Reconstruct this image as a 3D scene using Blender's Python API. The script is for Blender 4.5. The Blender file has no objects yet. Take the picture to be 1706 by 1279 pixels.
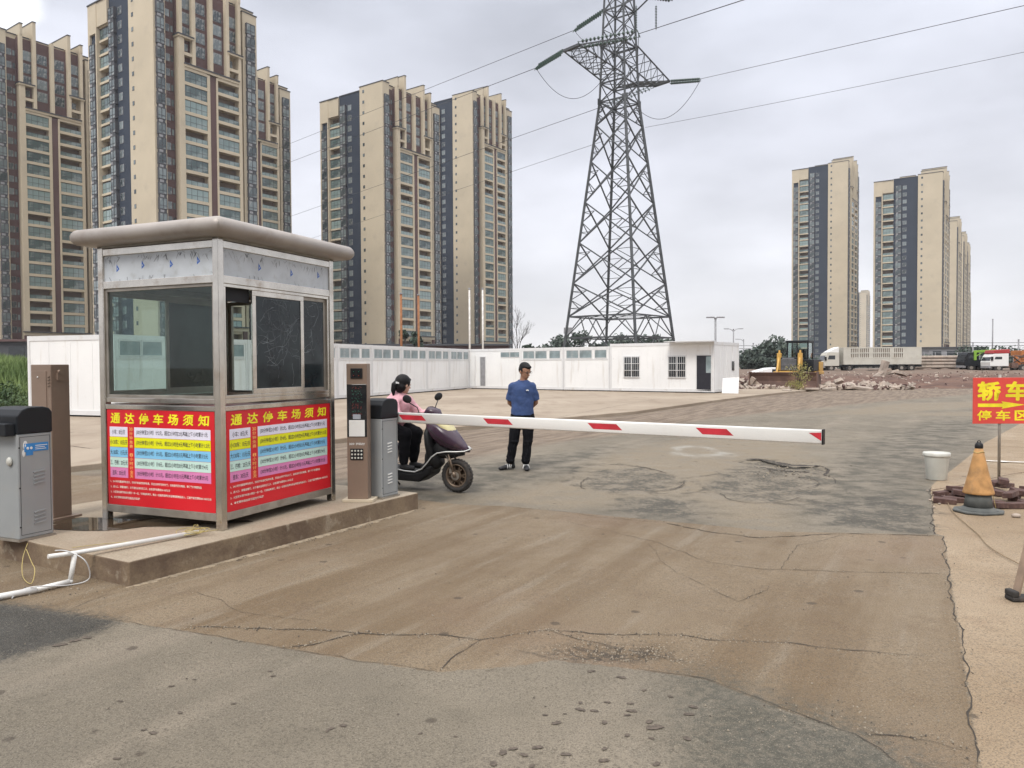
import bpy, bmesh, math, random
import numpy as np
from mathutils import Vector, Matrix
R = math.radians
scene = bpy.context.scene
COL = scene.collection
# ------------------------------------------------------------------ camera
HEYE = 1.65
FPX, CX, CY = 1280.0, 853.0, 639.5
PITCH = math.atan((CY - 606.5) / FPX)
ROLL = R(0.3)
_f = Vector((0, math.cos(PITCH), -math.sin(PITCH)))
_u0 = Vector((0, math.sin(PITCH), math.cos(PITCH)))
_r0 = Vector((1, 0, 0))
_r = _r0 * math.cos(ROLL) - _u0 * math.sin(ROLL)
_u = _u0 * math.cos(ROLL) + _r0 * math.sin(ROLL)
cam = bpy.data.cameras.new("camera")
cam.lens = FPX / 1706 * 36
cam.sensor_width = 36
cam.clip_start = 0.1
cam.clip_end = 6000
camo = bpy.data.objects.new("camera", cam)
COL.objects.link(camo)
camo.matrix_world = Matrix(((_r.x, _u.x, -_f.x, 0), (_r.y, _u.y, -_f.y, 0), (_r.z, _u.z, -_f.z, HEYE), (0, 0, 0, 1)))
scene.camera = camo
# ------------------------------------------------------------------ light
SUN_EL, SUN_AZ = R(50), R(200)
world = bpy.data.worlds.new("World")
scene.world = world
world.use_nodes = True
nt = world.node_tree
nt.nodes.clear()
_o = nt.nodes.new("ShaderNodeOutputWorld")
_b = nt.nodes.new("ShaderNodeBackground")
nt.links.new(_b.outputs[0], _o.inputs[0])
_b.inputs[1].default_value = 0.1
_sky = nt.nodes.new("ShaderNodeTexSky")
_sky.sky_type = 'NISHITA'
_sky.sun_disc = False
_sky.sun_elevation = SUN_EL
_sky.sun_rotation = SUN_AZ
_tc = nt.nodes.new("ShaderNodeTexCoord")
_sep = nt.nodes.new("ShaderNodeSeparateXYZ")
nt.links.new(_tc.outputs["Generated"], _sep.inputs[0])
_rz = nt.nodes.new("ShaderNodeValToRGB")       # overcast: colour of the cloud deck by height
nt.links.new(_sep.outputs[2], _rz.inputs[0])
cr = _rz.color_ramp
cr.elements[0].position = 0.0; cr.elements[0].color = (.76, .745, .76, 1)
cr.elements[1].position = 1.0; cr.elements[1].color = (1.9, 1.9, 1.92, 1)
for p, c in ((.12, (.74, .74, .78)), (.26, (.68, .69, .755)), (.42, (.58, .60, .67)), (.6, (1.3, 1.3, 1.34))):
    e = cr.elements.new(p); e.color = (*c, 1)
_mp = nt.nodes.new("ShaderNodeMapping")
_mp.inputs["Scale"].default_value = (1, 1, 2.6)
nt.links.new(_tc.outputs["Generated"], _mp.inputs[0])
_n = nt.nodes.new("ShaderNodeTexNoise")
_n.inputs["Scale"].default_value = 2.8
_n.inputs["Detail"].default_value = 7
_n.inputs["Roughness"].default_value = .5
nt.links.new(_mp.outputs[0], _n.inputs[0])
_mr = nt.nodes.new("ShaderNodeMapRange")
_mr.inputs[1].default_value = .3; _mr.inputs[2].default_value = .7
_mr.inputs[3].default_value = 7.0; _mr.inputs[4].default_value = 10.8
nt.links.new(_n.outputs[0], _mr.inputs[0])
_vm = nt.nodes.new("ShaderNodeVectorMath"); _vm.operation = 'SCALE'
nt.links.new(_rz.outputs[0], _vm.inputs[0]); nt.links.new(_mr.outputs[0], _vm.inputs[3])
# one brighter cumulus low on the left
_vd = nt.nodes.new("ShaderNodeVectorMath"); _vd.operation = 'DISTANCE'
nt.links.new(_tc.outputs["Generated"], _vd.inputs[0])
_d = Vector((-.66, 1.0, .475)).normalized()
_vd.inputs[1].default_value = _d
_n2 = nt.nodes.new("ShaderNodeTexNoise"); _n2.inputs["Scale"].default_value = 14; _n2.inputs["Detail"].default_value = 5
nt.links.new(_tc.outputs["Generated"], _n2.inputs[0])
_ma = nt.nodes.new("ShaderNodeMath"); _ma.operation = 'MULTIPLY_ADD'
nt.links.new(_n2.outputs[0], _ma.inputs[0]); _ma.inputs[1].default_value = .07; nt.links.new(_vd.outputs["Value"], _ma.inputs[2])
_mc = nt.nodes.new("ShaderNodeMapRange"); _mc.interpolation_type = 'SMOOTHSTEP'
nt.links.new(_ma.outputs[0], _mc.inputs[0])
_mc.inputs[1].default_value = .060; _mc.inputs[2].default_value = .085; _mc.inputs[3].default_value = 1; _mc.inputs[4].default_value = 0
_mx0 = nt.nodes.new("ShaderNodeMix"); _mx0.data_type = 'RGBA'
nt.links.new(_mc.outputs[0], _mx0.inputs[0]); nt.links.new(_vm.outputs[0], _mx0.inputs[6]); _mx0.inputs[7].default_value = (9.0, 9.1, 9.2, 1)
_mx = nt.nodes.new("ShaderNodeMix"); _mx.data_type = 'RGBA'
_mx.inputs[0].default_value = .93
nt.links.new(_sky.outputs[0], _mx.inputs[6]); nt.links.new(_mx0.outputs[2], _mx.inputs[7])
nt.links.new(_mx.outputs[2], _b.inputs[0])
sun = bpy.data.lights.new("sun", 'SUN')
sun.energy = 1.5
sun.angle = R(20)
sun.color = (1, .96, .9)
suno = bpy.data.objects.new("sun", sun)
COL.objects.link(suno)
# sun behind the camera, to the left
suno.rotation_euler = (R(90) - SUN_EL, 0, R(-22))
scene.view_settings.view_transform = 'Standard'
scene.view_settings.look = 'None'
scene.view_settings.exposure = 0.52
scene.view_settings.gamma = 1

# ------------------------------------------------------------------ pixel helpers (photo pixel -> real place)
def ray(px, py):
    return _f * FPX + _r * (px - CX) + _u * (CY - py)
def G(px, py, z=0.0):
    d = ray(px, py); t = (z - HEYE) / d.z
    return Vector((d.x * t, d.y * t, z))
def at(px, py, Y):
    d = ray(px, py); t = Y / d.y
    return Vector((d.x * t, Y, HEYE + d.z * t))

# ------------------------------------------------------------------ mesh builder
class MB:
    def __init__(s): s.v = []; s.f = []; s.m = []; s.s = []
    def add(s, vs, fs, m=0, sm=False):
        b = len(s.v); s.v += [tuple(v) for v in vs]
        for f in fs: s.f.append(tuple(b + i for i in f)); s.m.append(m); s.s.append(sm)
        return s
    def bx(s, x0, x1, y0, y1, z0, z1, m=0, mat=None):
        vs = [Vector(p) for p in ((x0,y0,z0),(x1,y0,z0),(x1,y1,z0),(x0,y1,z0),(x0,y0,z1),(x1,y0,z1),(x1,y1,z1),(x0,y1,z1))]
        if mat is not None: vs = [mat @ v for v in vs]
        return s.add(vs, [(0,3,2,1),(4,5,6,7),(0,1,5,4),(1,2,6,5),(2,3,7,6),(3,0,4,7)], m)
    def cyl(s, p0, p1, r0, r1=None, n=12, m=0, caps=True, sm=True):
        p0 = Vector(p0); p1 = Vector(p1); r1 = r0 if r1 is None else r1
        d = (p1 - p0)
        if d.length < 1e-6: return s
        q = d.to_track_quat('Z', 'Y'); b = len(s.v); vs = []
        for p, r in ((p0, r0), (p1, r1)):
            for i in range(n):
                a = 2 * math.pi * i / n
                vs.append(p + q @ Vector((r * math.cos(a), r * math.sin(a), 0)))
        s.add(vs, [(i, (i+1) % n, n + (i+1) % n, n + i) for i in range(n)], m, sm)
        if caps:
            s.f.append(tuple(b + i for i in range(n-1, -1, -1))); s.m.append(m); s.s.append(False)
            s.f.append(tuple(b + n + i for i in range(n))); s.m.append(m); s.s.append(False)
        return s
    def beam(s, p0, p1, w, h=None, m=0):
        h = w if h is None else h
        p0 = Vector(p0); p1 = Vector(p1); d = p1 - p0; L = d.length
        if L < 1e-6: return s
        q = d.to_track_quat('Z', 'Y')
        M = Matrix.Translation(p0) @ q.to_matrix().to_4x4()
        return s.bx(-w/2, w/2, -h/2, h/2, 0, L, m, M)
    def tube(s, pts, r, n=8, m=0, rs=None, sm=True, caps=True):
        pts = [Vector(p) for p in pts]; vs = []; N = len(pts); q = None
        for k, p in enumerate(pts):
            d = (pts[min(k+1, N-1)] - pts[max(k-1, 0)])
            if d.length < 1e-9: d = Vector((0, 0, 1))
            if q is None: q = d.to_track_quat('Z', 'Y')
            else:
                q = (q @ Vector((0, 0, 1))).rotation_difference(d.normalized()) @ q
            rr = rs[k] if rs else r
            for i in range(n):
                a = 2 * math.pi * i / n
                vs.append(p + q @ Vector((rr * math.cos(a), rr * math.sin(a), 0)))
        fs = [(k*n+i, k*n+(i+1) % n, (k+1)*n+(i+1) % n, (k+1)*n+i) for k in range(N-1) for i in range(n)]
        s.add(vs, fs, m, sm)
        if caps:
            b = len(s.v) - N*n
            s.f.append(tuple(b+i for i in range(n-1, -1, -1))); s.m.append(m); s.s.append(False)
            s.f.append(tuple(b+(N-1)*n+i for i in range(n))); s.m.append(m); s.s.append(False)
        return s
    def lathe(s, prof, n=24, m=0, mat=None, sm=True):
        vs = []
        for r, z in prof:
            for i in range(n):
                a = 2*math.pi*i/n; v = Vector((r*math.cos(a), r*math.sin(a), z))
                vs.append(mat @ v if mat is not None else v)
        N = len(prof)
        s.add(vs, [(k*n+i, k*n+(i+1) % n, (k+1)*n+(i+1) % n, (k+1)*n+i) for k in range(N-1) for i in range(n)], m, sm)
        b = len(s.v) - N*n
        if prof[0][0] > 1e-4: s.f.append(tuple(b+i for i in range(n-1, -1, -1))); s.m.append(m); s.s.append(False)
        if prof[-1][0] > 1e-4: s.f.append(tuple(b+(N-1)*n+i for i in range(n))); s.m.append(m); s.s.append(False)
        return s
    def prism(s, poly, z0, z1, m=0, mat=None, sm=False, m_side=None):
        a = sum(poly[i][0]*poly[(i+1) % len(poly)][1] - poly[(i+1) % len(poly)][0]*poly[i][1] for i in range(len(poly)))
        if a < 0: poly = poly[::-1]
        n = len(poly); vs = [Vector((x, y, z0)) for x, y in poly] + [Vector((x, y, z1)) for x, y in poly]
        if mat is not None: vs = [mat @ v for v in vs]
        s.add(vs, [tuple(range(n-1, -1, -1)), tuple(range(n, 2*n))], m)
        b = len(s.v) - 2*n
        for i in range(n):
            s.f.append((b+i, b+(i+1) % n, b+n+(i+1) % n, b+n+i)); s.m.append(m if m_side is None else m_side); s.s.append(sm)
        return s
    def ell(s, c, r, rot=None, n=14, k=9, m=0):
        c = Vector(c); r = (r, r, r) if not hasattr(r, '__len__') else r
        vs = []; fs = []
        for j in range(k+1):
            t = math.pi*j/k
            for i in range(n):
                a = 2*math.pi*i/n
                v = Vector((r[0]*math.sin(t)*math.cos(a), r[1]*math.sin(t)*math.sin(a), -r[2]*math.cos(t)))
                if rot is not None: v = rot @ v
                vs.append(c + v)
        for j in range(k):
            for i in range(n):
                fs.append((j*n+i, j*n+(i+1) % n, (j+1)*n+(i+1) % n, (j+1)*n+i))
        return s.add(vs, fs, m, True)
    def cap(s, p0, p1, r0, r1=None, n=12, m=0):       # tapered capsule
        r1 = r0 if r1 is None else r1
        s.cyl(p0, p1, r0, r1, n, m); s.ell(p0, r0, n=n, k=6, m=m); s.ell(p1, r1, n=n, k=6, m=m); return s
    def build(s, name, mats, parent=None, loc=None, rotz=0, bevel=0, seg=2, remesh=0, smooth=0, fix=False):
        me = bpy.data.meshes.new(name)
        me.from_pydata(s.v, [], s.f)
        mats = mats if isinstance(mats, (list, tuple)) else [mats]
        for x in mats: me.materials.append(x)
        me.polygons.foreach_set("material_index", s.m)
        me.polygons.foreach_set("use_smooth", s.s)
        if fix or remesh:
            bm = bmesh.new(); bm.from_mesh(me)
            if fix: bmesh.ops.remove_doubles(bm, verts=bm.verts, dist=1e-5)
            bmesh.ops.recalc_face_normals(bm, faces=bm.faces); bm.to_mesh(me); bm.free()
        me.update()
        o = bpy.data.objects.new(name, me); COL.objects.link(o)
        if parent is not None: o.parent = parent
        if loc is not None: o.location = loc
        o.rotation_euler[2] = rotz
        if bevel:
            b = o.modifiers.new("bevel", 'BEVEL'); b.width = bevel; b.segments = seg; b.limit_method = 'ANGLE'; b.angle_limit = R(40)
            b.harden_normals = False
        if remesh:
            r = o.modifiers.new("remesh", 'REMESH'); r.mode = 'VOXEL'; r.voxel_size = remesh; r.use_smooth_shade = True
            if smooth:
                q = o.modifiers.new("smooth", 'SMOOTH'); q.iterations = smooth; q.factor = .5
        return o

def tag(o, label=None, cat=None, group=None, kind=None):
    if label: o["label"] = label
    if cat: o["category"] = cat
    if group: o["group"] = group
    if kind: o["kind"] = kind
    return o
def empty(name, loc=(0, 0, 0), rz=0, label=None, cat=None, group=None):
    o = bpy.data.objects.new(name, None); COL.objects.link(o)
    o.empty_display_size = .2
    o.location = loc; o.rotation_euler = (0, 0, rz)
    return tag(o, label, cat, group)
def inst(me, name, parent, loc, rz=0, scale=None):
    o = bpy.data.objects.new(name, me); COL.objects.link(o); o.parent = parent
    o.location = loc; o.rotation_euler[2] = rz
    if scale: o.scale = scale
    return o
def kids(o): return [c for c in bpy.data.objects if c.parent == o]
def copy_tree(o, parent=None):
    ch = kids(o)
    c = o.copy(); COL.objects.link(c); c.parent = parent
    for k in ch: copy_tree(k, c)
    return c

# ------------------------------------------------------------------ materials
class NT:
    def __init__(s, name):
        s.mat = bpy.data.materials.new(name); s.mat.use_nodes = True
        s.t = s.mat.node_tree; s.p = s.t.nodes["Principled BSDF"]; s.out = s.t.nodes["Material Output"]
        s._tc = None
    def n(s, t): return s.t.nodes.new(t)
    def l(s, a, b): s.t.links.new(a, b)
    def co(s, which="Object"):
        if s._tc is None: s._tc = s.n("ShaderNodeTexCoord")
        return s._tc.outputs[which]
    def put(s, sock, v):
        if hasattr(v, "is_linked") or hasattr(v, "links"): s.l(v, sock)
        elif hasattr(v, "__len__") and len(v) == 3 and sock.type == 'RGBA': sock.default_value = (*v, 1)
        else: sock.default_value = v
    def mapping(s, vec, scale=(1, 1, 1), rot=(0, 0, 0)):
        m = s.n("ShaderNodeMapping"); s.l(vec, m.inputs[0]); m.inputs["Scale"].default_value = scale; m.inputs["Rotation"].default_value = rot
        return m.outputs[0]
    def noise(s, scale, detail=4, rough=.55, vec=None, dist=0):
        n = s.n("ShaderNodeTexNoise"); n.inputs["Scale"].default_value = scale; n.inputs["Detail"].default_value = detail
        n.inputs["Roughness"].default_value = rough; n.inputs["Distortion"].default_value = dist
        s.l(vec if vec is not None else s.co(), n.inputs[0]); return n.outputs[0]
    def vor(s, scale, vec=None, feature='F1', out=0):
        n = s.n("ShaderNodeTexVoronoi"); n.inputs["Scale"].default_value = scale; n.feature = feature
        s.l(vec if vec is not None else s.co(), n.inputs[0]); return n.outputs[out]
    def rng(s, v, a, b, c=0., d=1., smooth=True):
        n = s.n("ShaderNodeMapRange"); n.interpolation_type = 'SMOOTHSTEP' if smooth else 'LINEAR'
        s.put(n.inputs[0], v); n.inputs[1].default_value = a; n.inputs[2].default_value = b; n.inputs[3].default_value = c; n.inputs[4].default_value = d
        return n.outputs[0]
    def mix(s, f, a, b, mode='MIX'):
        n = s.n("ShaderNodeMix"); n.data_type = 'RGBA'; n.blend_type = mode
        s.put(n.inputs[0], f); s.put(n.inputs[6], a); s.put(n.inputs[7], b); return n.outputs[2]
    def math(s, op, a, b=0., c=0.):
        n = s.n("ShaderNodeMath"); n.operation = op; s.put(n.inputs[0], a); s.put(n.inputs[1], b); s.put(n.inputs[2], c); return n.outputs[0]
    def attr(s, name):
        n = s.n("ShaderNodeAttribute"); n.attribute_name = name; return n.outputs["Fac"]
    def bump(s, h, strength=.3, dist=.01):
        n = s.n("ShaderNodeBump"); n.inputs["Strength"].default_value = strength; n.inputs["Distance"].default_value = dist
        s.l(h, n.inputs["Height"]); s.l(n.outputs[0], s.p.inputs["Normal"]); return n
    def base(s, c): s.put(s.p.inputs["Base Color"], c)
    def rough(s, v): s.put(s.p.inputs["Roughness"], v)

def mat(name, col, rough=.6, metal=0., var=.15, vscale=6., dirt=None, dscale=3., damt=.4, bump=0., bscale=60., spec=None, rnd=0.):
    s = NT(name); c = tuple(col)
    n = s.noise(vscale, 5)
    lo = tuple(x*(1-var) for x in c); hi = tuple(min(1, x*(1+var)) for x in c)
    k = s.mix(s.rng(n, .3, .7), lo, hi)
    if dirt:
        d = s.noise(dscale, 8, .65)
        k = s.mix(s.rng(d, .5, .75, 0, damt), k, dirt)
    if rnd:
        oi = s.n("ShaderNodeObjectInfo")
        k = s.mix(s.rng(oi.outputs["Random"], 0, 1, 0, rnd, False), k, (.0, .0, .0))
    s.base(k); s.rough(rough); s.p.inputs["Metallic"].default_value = metal
    if spec is not None: s.p.inputs["Specular IOR Level"].default_value = spec
    if bump: s.bump(s.noise(bscale, 4), bump, .01)
    return s.mat
def rgb(r, g, b):
    f = lambda x: (x/255/12.92) if x/255 <= .04045 else ((x/255+.055)/1.055)**2.4
    return (f(r), f(g), f(b))
M = {}
M['steel'] = mat('stainless_steel', (.60, .57, .52), .2, .95, .1, 4, (.30, .22, .15), 2.5, .7)
M['steel_dull'] = mat('dull_steel', (.36, .33, .29), .45, .7, .15, 5, (.2, .16, .12), 4, .5)
M['roof_metal'] = mat('booth_roof_metal', (.36, .325, .298), .5, .3, .08, 2, (.22, .18, .15), 2.2, .55)
M['film_white'] = mat('protective_film', (.50, .53, .56), .35, .0, .1, 3, (.30, .30, .28), 9, .45)
M['film_tear'] = mat('torn_film_edge', (.08, .08, .09), .6)
M['blue'] = mat('blue_print', (.03, .12, .45), .5)
M['red'] = mat('banner_red', rgb(205, 25, 38), .38, 0, .05, 3)
M['yellow_txt'] = mat('yellow_lettering', (.85, .78, .02), .45)
M['white_txt'] = mat('pale_lettering', (.80, .70, .62), .5)
M['black_txt'] = mat('black_lettering', (.03, .03, .04), .5)
M['orange_txt'] = mat('orange_lettering', (.85, .42, .12), .5)
M['row_white'] = mat('row_white', rgb(225, 222, 236), .4, 0, .03)
M['row_yellow'] = mat('row_yellow', rgb(226, 226, 20), .4, 0, .03)
M['row_blue'] = mat('row_blue', rgb(130, 195, 232), .4, 0, .03)
M['row_green'] = mat('row_green', rgb(196, 224, 214), .4, 0, .03)
M['row_pink'] = mat('row_pink', rgb(216, 130, 180), .4, 0, .03)
M['brown_metal'] = mat('brown_powdercoat', (.225, .160, .120), .42, .15, .06, 3, (.3, .23, .18), 5, .3)
M['grey_metal'] = mat('grey_powdercoat', (.30, .315, .32), .42, .1, .05, 3, (.3, .28, .25), 6, .35)
M['black_metal'] = mat('black_powdercoat', (.009, .011, .014), .5, .0, .1, 3, spec=.3)
M['black'] = mat('black_plastic', (.011, .011, .012), .5, spec=.3)
M['rubber'] = mat('tyre_rubber', (.03, .027, .025), .85, 0, .2, 20, (.14, .10, .07), 6, .5)
M['dark'] = mat('dark_void', (.008, .008, .01), .8)
M['white'] = mat('white_paint', (.72, .72, .70), .45, 0, .03, 2, (.5, .46, .4), 4, .2)
M['white_pipe'] = mat('white_pvc', (.72, .71, .68), .4, 0, .03, 2, (.42, .35, .27), 5, .4)
M['arm_white'] = mat('boom_white', (.74, .73, .70), .4, 0, .03, 2, (.55, .5, .44), 4, .25)
M['arm_red'] = mat('boom_red', (.50, .03, .045), .35)
M['skin'] = mat('skin', (.34, .18, .115), .5, 0, .08, 12)
M['skin_pale'] = mat('skin_pale', (.50, .30, .22), .5, 0, .08, 12)
M['hair'] = mat('black_hair', (.006, .005, .006), .55, spec=.25, metal=0., var=.3, vscale=40, bump=.5, bscale=120) if True else mat('h', (.008, .007, .008), .45, 0, .3, 40, bump=.5, bscale=120)
M['tee_blue'] = mat('blue_cotton', (.034, .066, .175), .85, 0, .15, 8, bump=.4, bscale=14)
M['trouser'] = mat('black_trousers', (.006, .006, .008), .9, 0, .2, 8, spec=.15, bump=.5, bscale=14)
M['pink'] = mat('pink_cotton', (.70, .38, .42), .85, 0, .1, 7, bump=.4, bscale=12)
M['shoe'] = mat('black_shoe', (.012, .012, .014), .6)
M['glasses'] = mat('glasses_frame', (.02, .02, .02), .3)
M['purple'] = mat('purple_fairing', (.045, .022, .04), .25, 0, .1, 4, (.12, .09, .08), 6, .35)
M['cream'] = mat('cream_panel', (.56, .50, .27), .4, 0, .1, 5)
M['chrome'] = mat('bright_trim', (.62, .62, .60), .3, .3, .05)
M['gold_metal'] = mat('dusty_alloy', (.20, .15, .11), .45, .6, .2, 12)
M['cone_orange'] = mat('faded_orange', (.40, .215, .08), .8, 0, .25, 9, (.22, .15, .09), 5, .9)
M['cone_base'] = mat('cone_rubber', (.09, .095, .09), .8, 0, .2, 9, (.2, .18, .14), 6, .5)
M['bucket'] = mat('bucket_plastic', (.55, .55, .50), .45, 0, .06, 5, (.38, .33, .26), 4, .55)
M['brick'] = mat('dark_brick', (.085, .045, .038), .85, 0, .25, 14, (.2, .14, .10), 8, .5, bump=.4, bscale=50)
M['sign_red'] = mat('sign_red', (.62, .065, .05), .45, 0, .08, 3)
M['sign_yellow'] = mat('sign_yellow', (.78, .66, .02), .5)
M['wire_yellow'] = mat('yellow_wire', (.42, .33, .12), .5)
M['wire_white'] = mat('white_wire', (.6, .6, .6), .5)
M['wire_black'] = mat('black_wire', (.03, .03, .035), .5)
M['wood'] = mat('grey_wood', (.25, .18, .13), .8, 0, .25, 8)
M['pylon'] = mat('galvanised_steel', (.075, .08, .085), .55, .3, .25, 1.5)
M['insul'] = mat('green_glass_insulator', (.055, .085, .07), .3)
s = NT('container_white')
k = s.mix(s.rng(s.noise(.6, 4), .3, .7), (.80, .80, .79), (.74, .74, .735))
dr_ = s.noise(3.2, 5, .6, s.mapping(s.co(), (1, 1, .12)))
k = s.mix(s.rng(dr_, .56, .74, 0, .5), k, (.50, .46, .40))
k = s.mix(s.rng(s.noise(7, 6, .65), .64, .72, 0, .5), k, (.42, .34, .26))
s.base(k); s.rough(.45)
M['container'] = s.mat
M['container_frame'] = mat('container_frame', (.66, .66, .66), .4, 0, .03, 1, (.42, .36, .28), 2.5, .4)
M['frost'] = mat('frosted_pane', (.20, .25, .26), .25, 0, .25, 1.5, (.5, .52, .52), 1.1, .7)
M['dark_glass'] = mat('dark_glass', (.025, .03, .035), .08, 0, .2, 2)
M['door_dark'] = mat('dark_door', (.012, .012, .02), .5)
M['beige'] = mat('beige_render', (.50, .43, .318), .8, 0, .06, .08, (.36, .31, .24), .25, .45)
M['beige_side'] = M['beige']
M['brownw'] = mat('brown_render', (.10, .058, .055), .8, 0, .1, .1)
M['slate'] = mat('slate_render', (.020, .030, .050), .75, 0, .1, .1)
M['cap_dark'] = mat('dark_coping', (.055, .058, .065), .7)
M['recess'] = mat('recess_wall', (.17, .13, .10), .85, 0, .15, .2)
M['bay_frame'] = mat('bay_frame', (.065, .066, .075), .6)
M['frame_light'] = mat('window_frame_light', (.17, .165, .17), .6)
s = NT('building_glass')
oi = s.n("ShaderNodeObjectInfo")
k = s.mix(s.rng(oi.outputs["Random"], 0, 1, 0, 1, False), (.03, .045, .05), (.19, .23, .235))  # pane tone varies: curtains, plus bright sky reflections put into the colour
k = s.mix(s.rng(s.noise(.9, 3), .50, .6, 0, .55), k, (.36, .36, .34))
s.base(k); s.rough(.12); s.p.inputs["Specular IOR Level"].default_value = .8
M['bglass'] = s.mat
s = NT('balcony_glass')
oi = s.n("ShaderNodeObjectInfo")
k = s.mix(s.rng(oi.outputs["Random"], 0, 1, 0, 1, False), (.05, .08, .08), (.23, .31, .30))
k = s.mix(s.rng(s.noise(.5, 3), .5, .62, 0, .5), k, (.28, .33, .32))
s.base(k); s.rough(.1); s.p.inputs["Specular IOR Level"].default_value = .8
M['balglass'] = s.mat
def thin_glass(name, tint, refl=.05):
    s = NT(name); s.t.nodes.remove(s.p)
    tr = s.n("ShaderNodeBsdfTransparent"); tr.inputs[0].default_value = (*tint, 1)
    gl = s.n("ShaderNodeBsdfGlossy"); gl.inputs[0].default_value = (.9, .95, .95, 1); gl.inputs["Roughness"].default_value = .02
    lw = s.n("ShaderNodeLayerWeight"); lw.inputs[0].default_value = .5
    mx = s.n("ShaderNodeMixShader"); s.l(s.math('MULTIPLY_ADD', s.math('POWER', lw.outputs["Facing"], 5), .9, refl), mx.inputs[0])
    s.l(tr.outputs[0], mx.inputs[1]); s.l(gl.outputs[0], mx.inputs[2]); s.l(mx.outputs[0], s.out.inputs[0])
    return s.mat
M['glass'] = thin_glass('clear_window_glass', (.80, .87, .855), .035)
s = NT('dark_window_film')
k = s.mix(s.rng(s.noise(2.4, 6, .6), .35, .7), (.008, .013, .017), (.024, .036, .040))
s.base(k); s.rough(s.rng(s.noise(5, 4), .3, .7, .06, .22)); s.p.inputs["Specular IOR Level"].default_value = .35
M['film_dark'] = s.mat
M['scratch'] = mat('film_scratch', (.13, .15, .16), .6, var=.6, vscale=9)
def leafmat(name, a, b):
    s = NT(name)
    k = s.mix(s.rng(s.noise(.9, 4), .35, .65), a, b)
    s.base(k); s.rough(.7)
    return s.mat
M['leaf_dark'] = leafmat('dark_foliage', (.022, .04, .028), (.05, .075, .05))
M['leaf_mid'] = leafmat('mid_foliage', (.035, .07, .025), (.085, .13, .045))
M['grass'] = leafmat('mound_grass', (.08, .13, .035), (.21, .28, .095))
M['bark'] = mat('bark', (.06, .05, .045), .9)
M['soil'] = mat('soil', (.12, .08, .055), .95)
M['dozer_yellow'] = mat('dozer_yellow', (.55, .32, .07), .55, 0, .15, 1.5, (.16, .10, .06), 1.5, .7)
M['rust'] = mat('rusty_blade', (.12, .07, .055), .75, .1, .25, 1.2, (.27, .17, .11), 1.2, .8)
M['truck_cream'] = mat('truck_cream', (.50, .48, .42), .55, 0, .06, .8, (.34, .28, .2), .9, .5)
M['truck_red'] = mat('truck_red', (.35, .03, .03), .5)
M['lime'] = mat('lime_crane', (.20, .38, .04), .5)
M['orange_crane'] = mat('orange_crane', (.42, .15, .04), .5, 0, .2, 1)
M['rubble'] = mat('broken_concrete', (.36, .30, .25), .9, 0, .3, 1.5, (.2, .13, .09), 1.5, .7, bump=.5, bscale=20)
M['pole_white'] = mat('pole_white', (.62, .60, .56), .5)
M['pole_rust'] = mat('pole_rust', (.28, .12, .05), .8)
M['pole_grey'] = mat('pole_grey', (.25, .25, .26), .5)
M['lens'] = mat('lens_glass', (.01, .012, .015), .05)
M['led'] = mat('dim_led_red', (.28, .04, .03), .5)
M['ledg'] = mat('dim_led_green', (.04, .16, .11), .5)
M['desk_pink'] = mat('pinkish_board', (.42, .2, .2), .6)

# lettering: flat glyph meshes added to a builder
_tcache = {}
def glyphs(body, bold=0.0):
    key = (body, bold)
    if key not in _tcache:
        cu = bpy.data.curves.new('lettering', 'FONT'); cu.body = body; cu.offset = bold; cu.resolution_u = 3
        ob = bpy.data.objects.new('lettering', cu); COL.objects.link(ob)
        dg = bpy.context.evaluated_depsgraph_get()
        me = bpy.data.meshes.new_from_object(ob.evaluated_get(dg))
        vs = [v.co.copy() for v in me.vertices]; fs = [tuple(p.vertices) for p in me.polygons]
        bpy.data.objects.remove(ob); bpy.data.curves.remove(cu); bpy.data.meshes.remove(me)
        _tcache[key] = (vs, fs)
    return _tcache[key]
def put_text(mb, body, org, right, up, height, width=None, m=0, bold=0.0, slant=0.0):
    """fit text: lower-left corner at org, glyph box height, total width"""
    vs, fs = glyphs(body, bold)
    if not vs: return
    x0 = min(v.x for v in vs); x1 = max(v.x for v in vs); y0 = min(v.y for v in vs); y1 = max(v.y for v in vs)
    sy = height/(y1-y0); sx = sy if width is None else width/(x1-x0)
    org = Vector(org); right = Vector(right); up = Vector(up)
    mb.add([org + right*((v.x-x0)*sx + slant*(v.y-y0)*sy) + up*((v.y-y0)*sy) for v in vs], fs, m)
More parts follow.
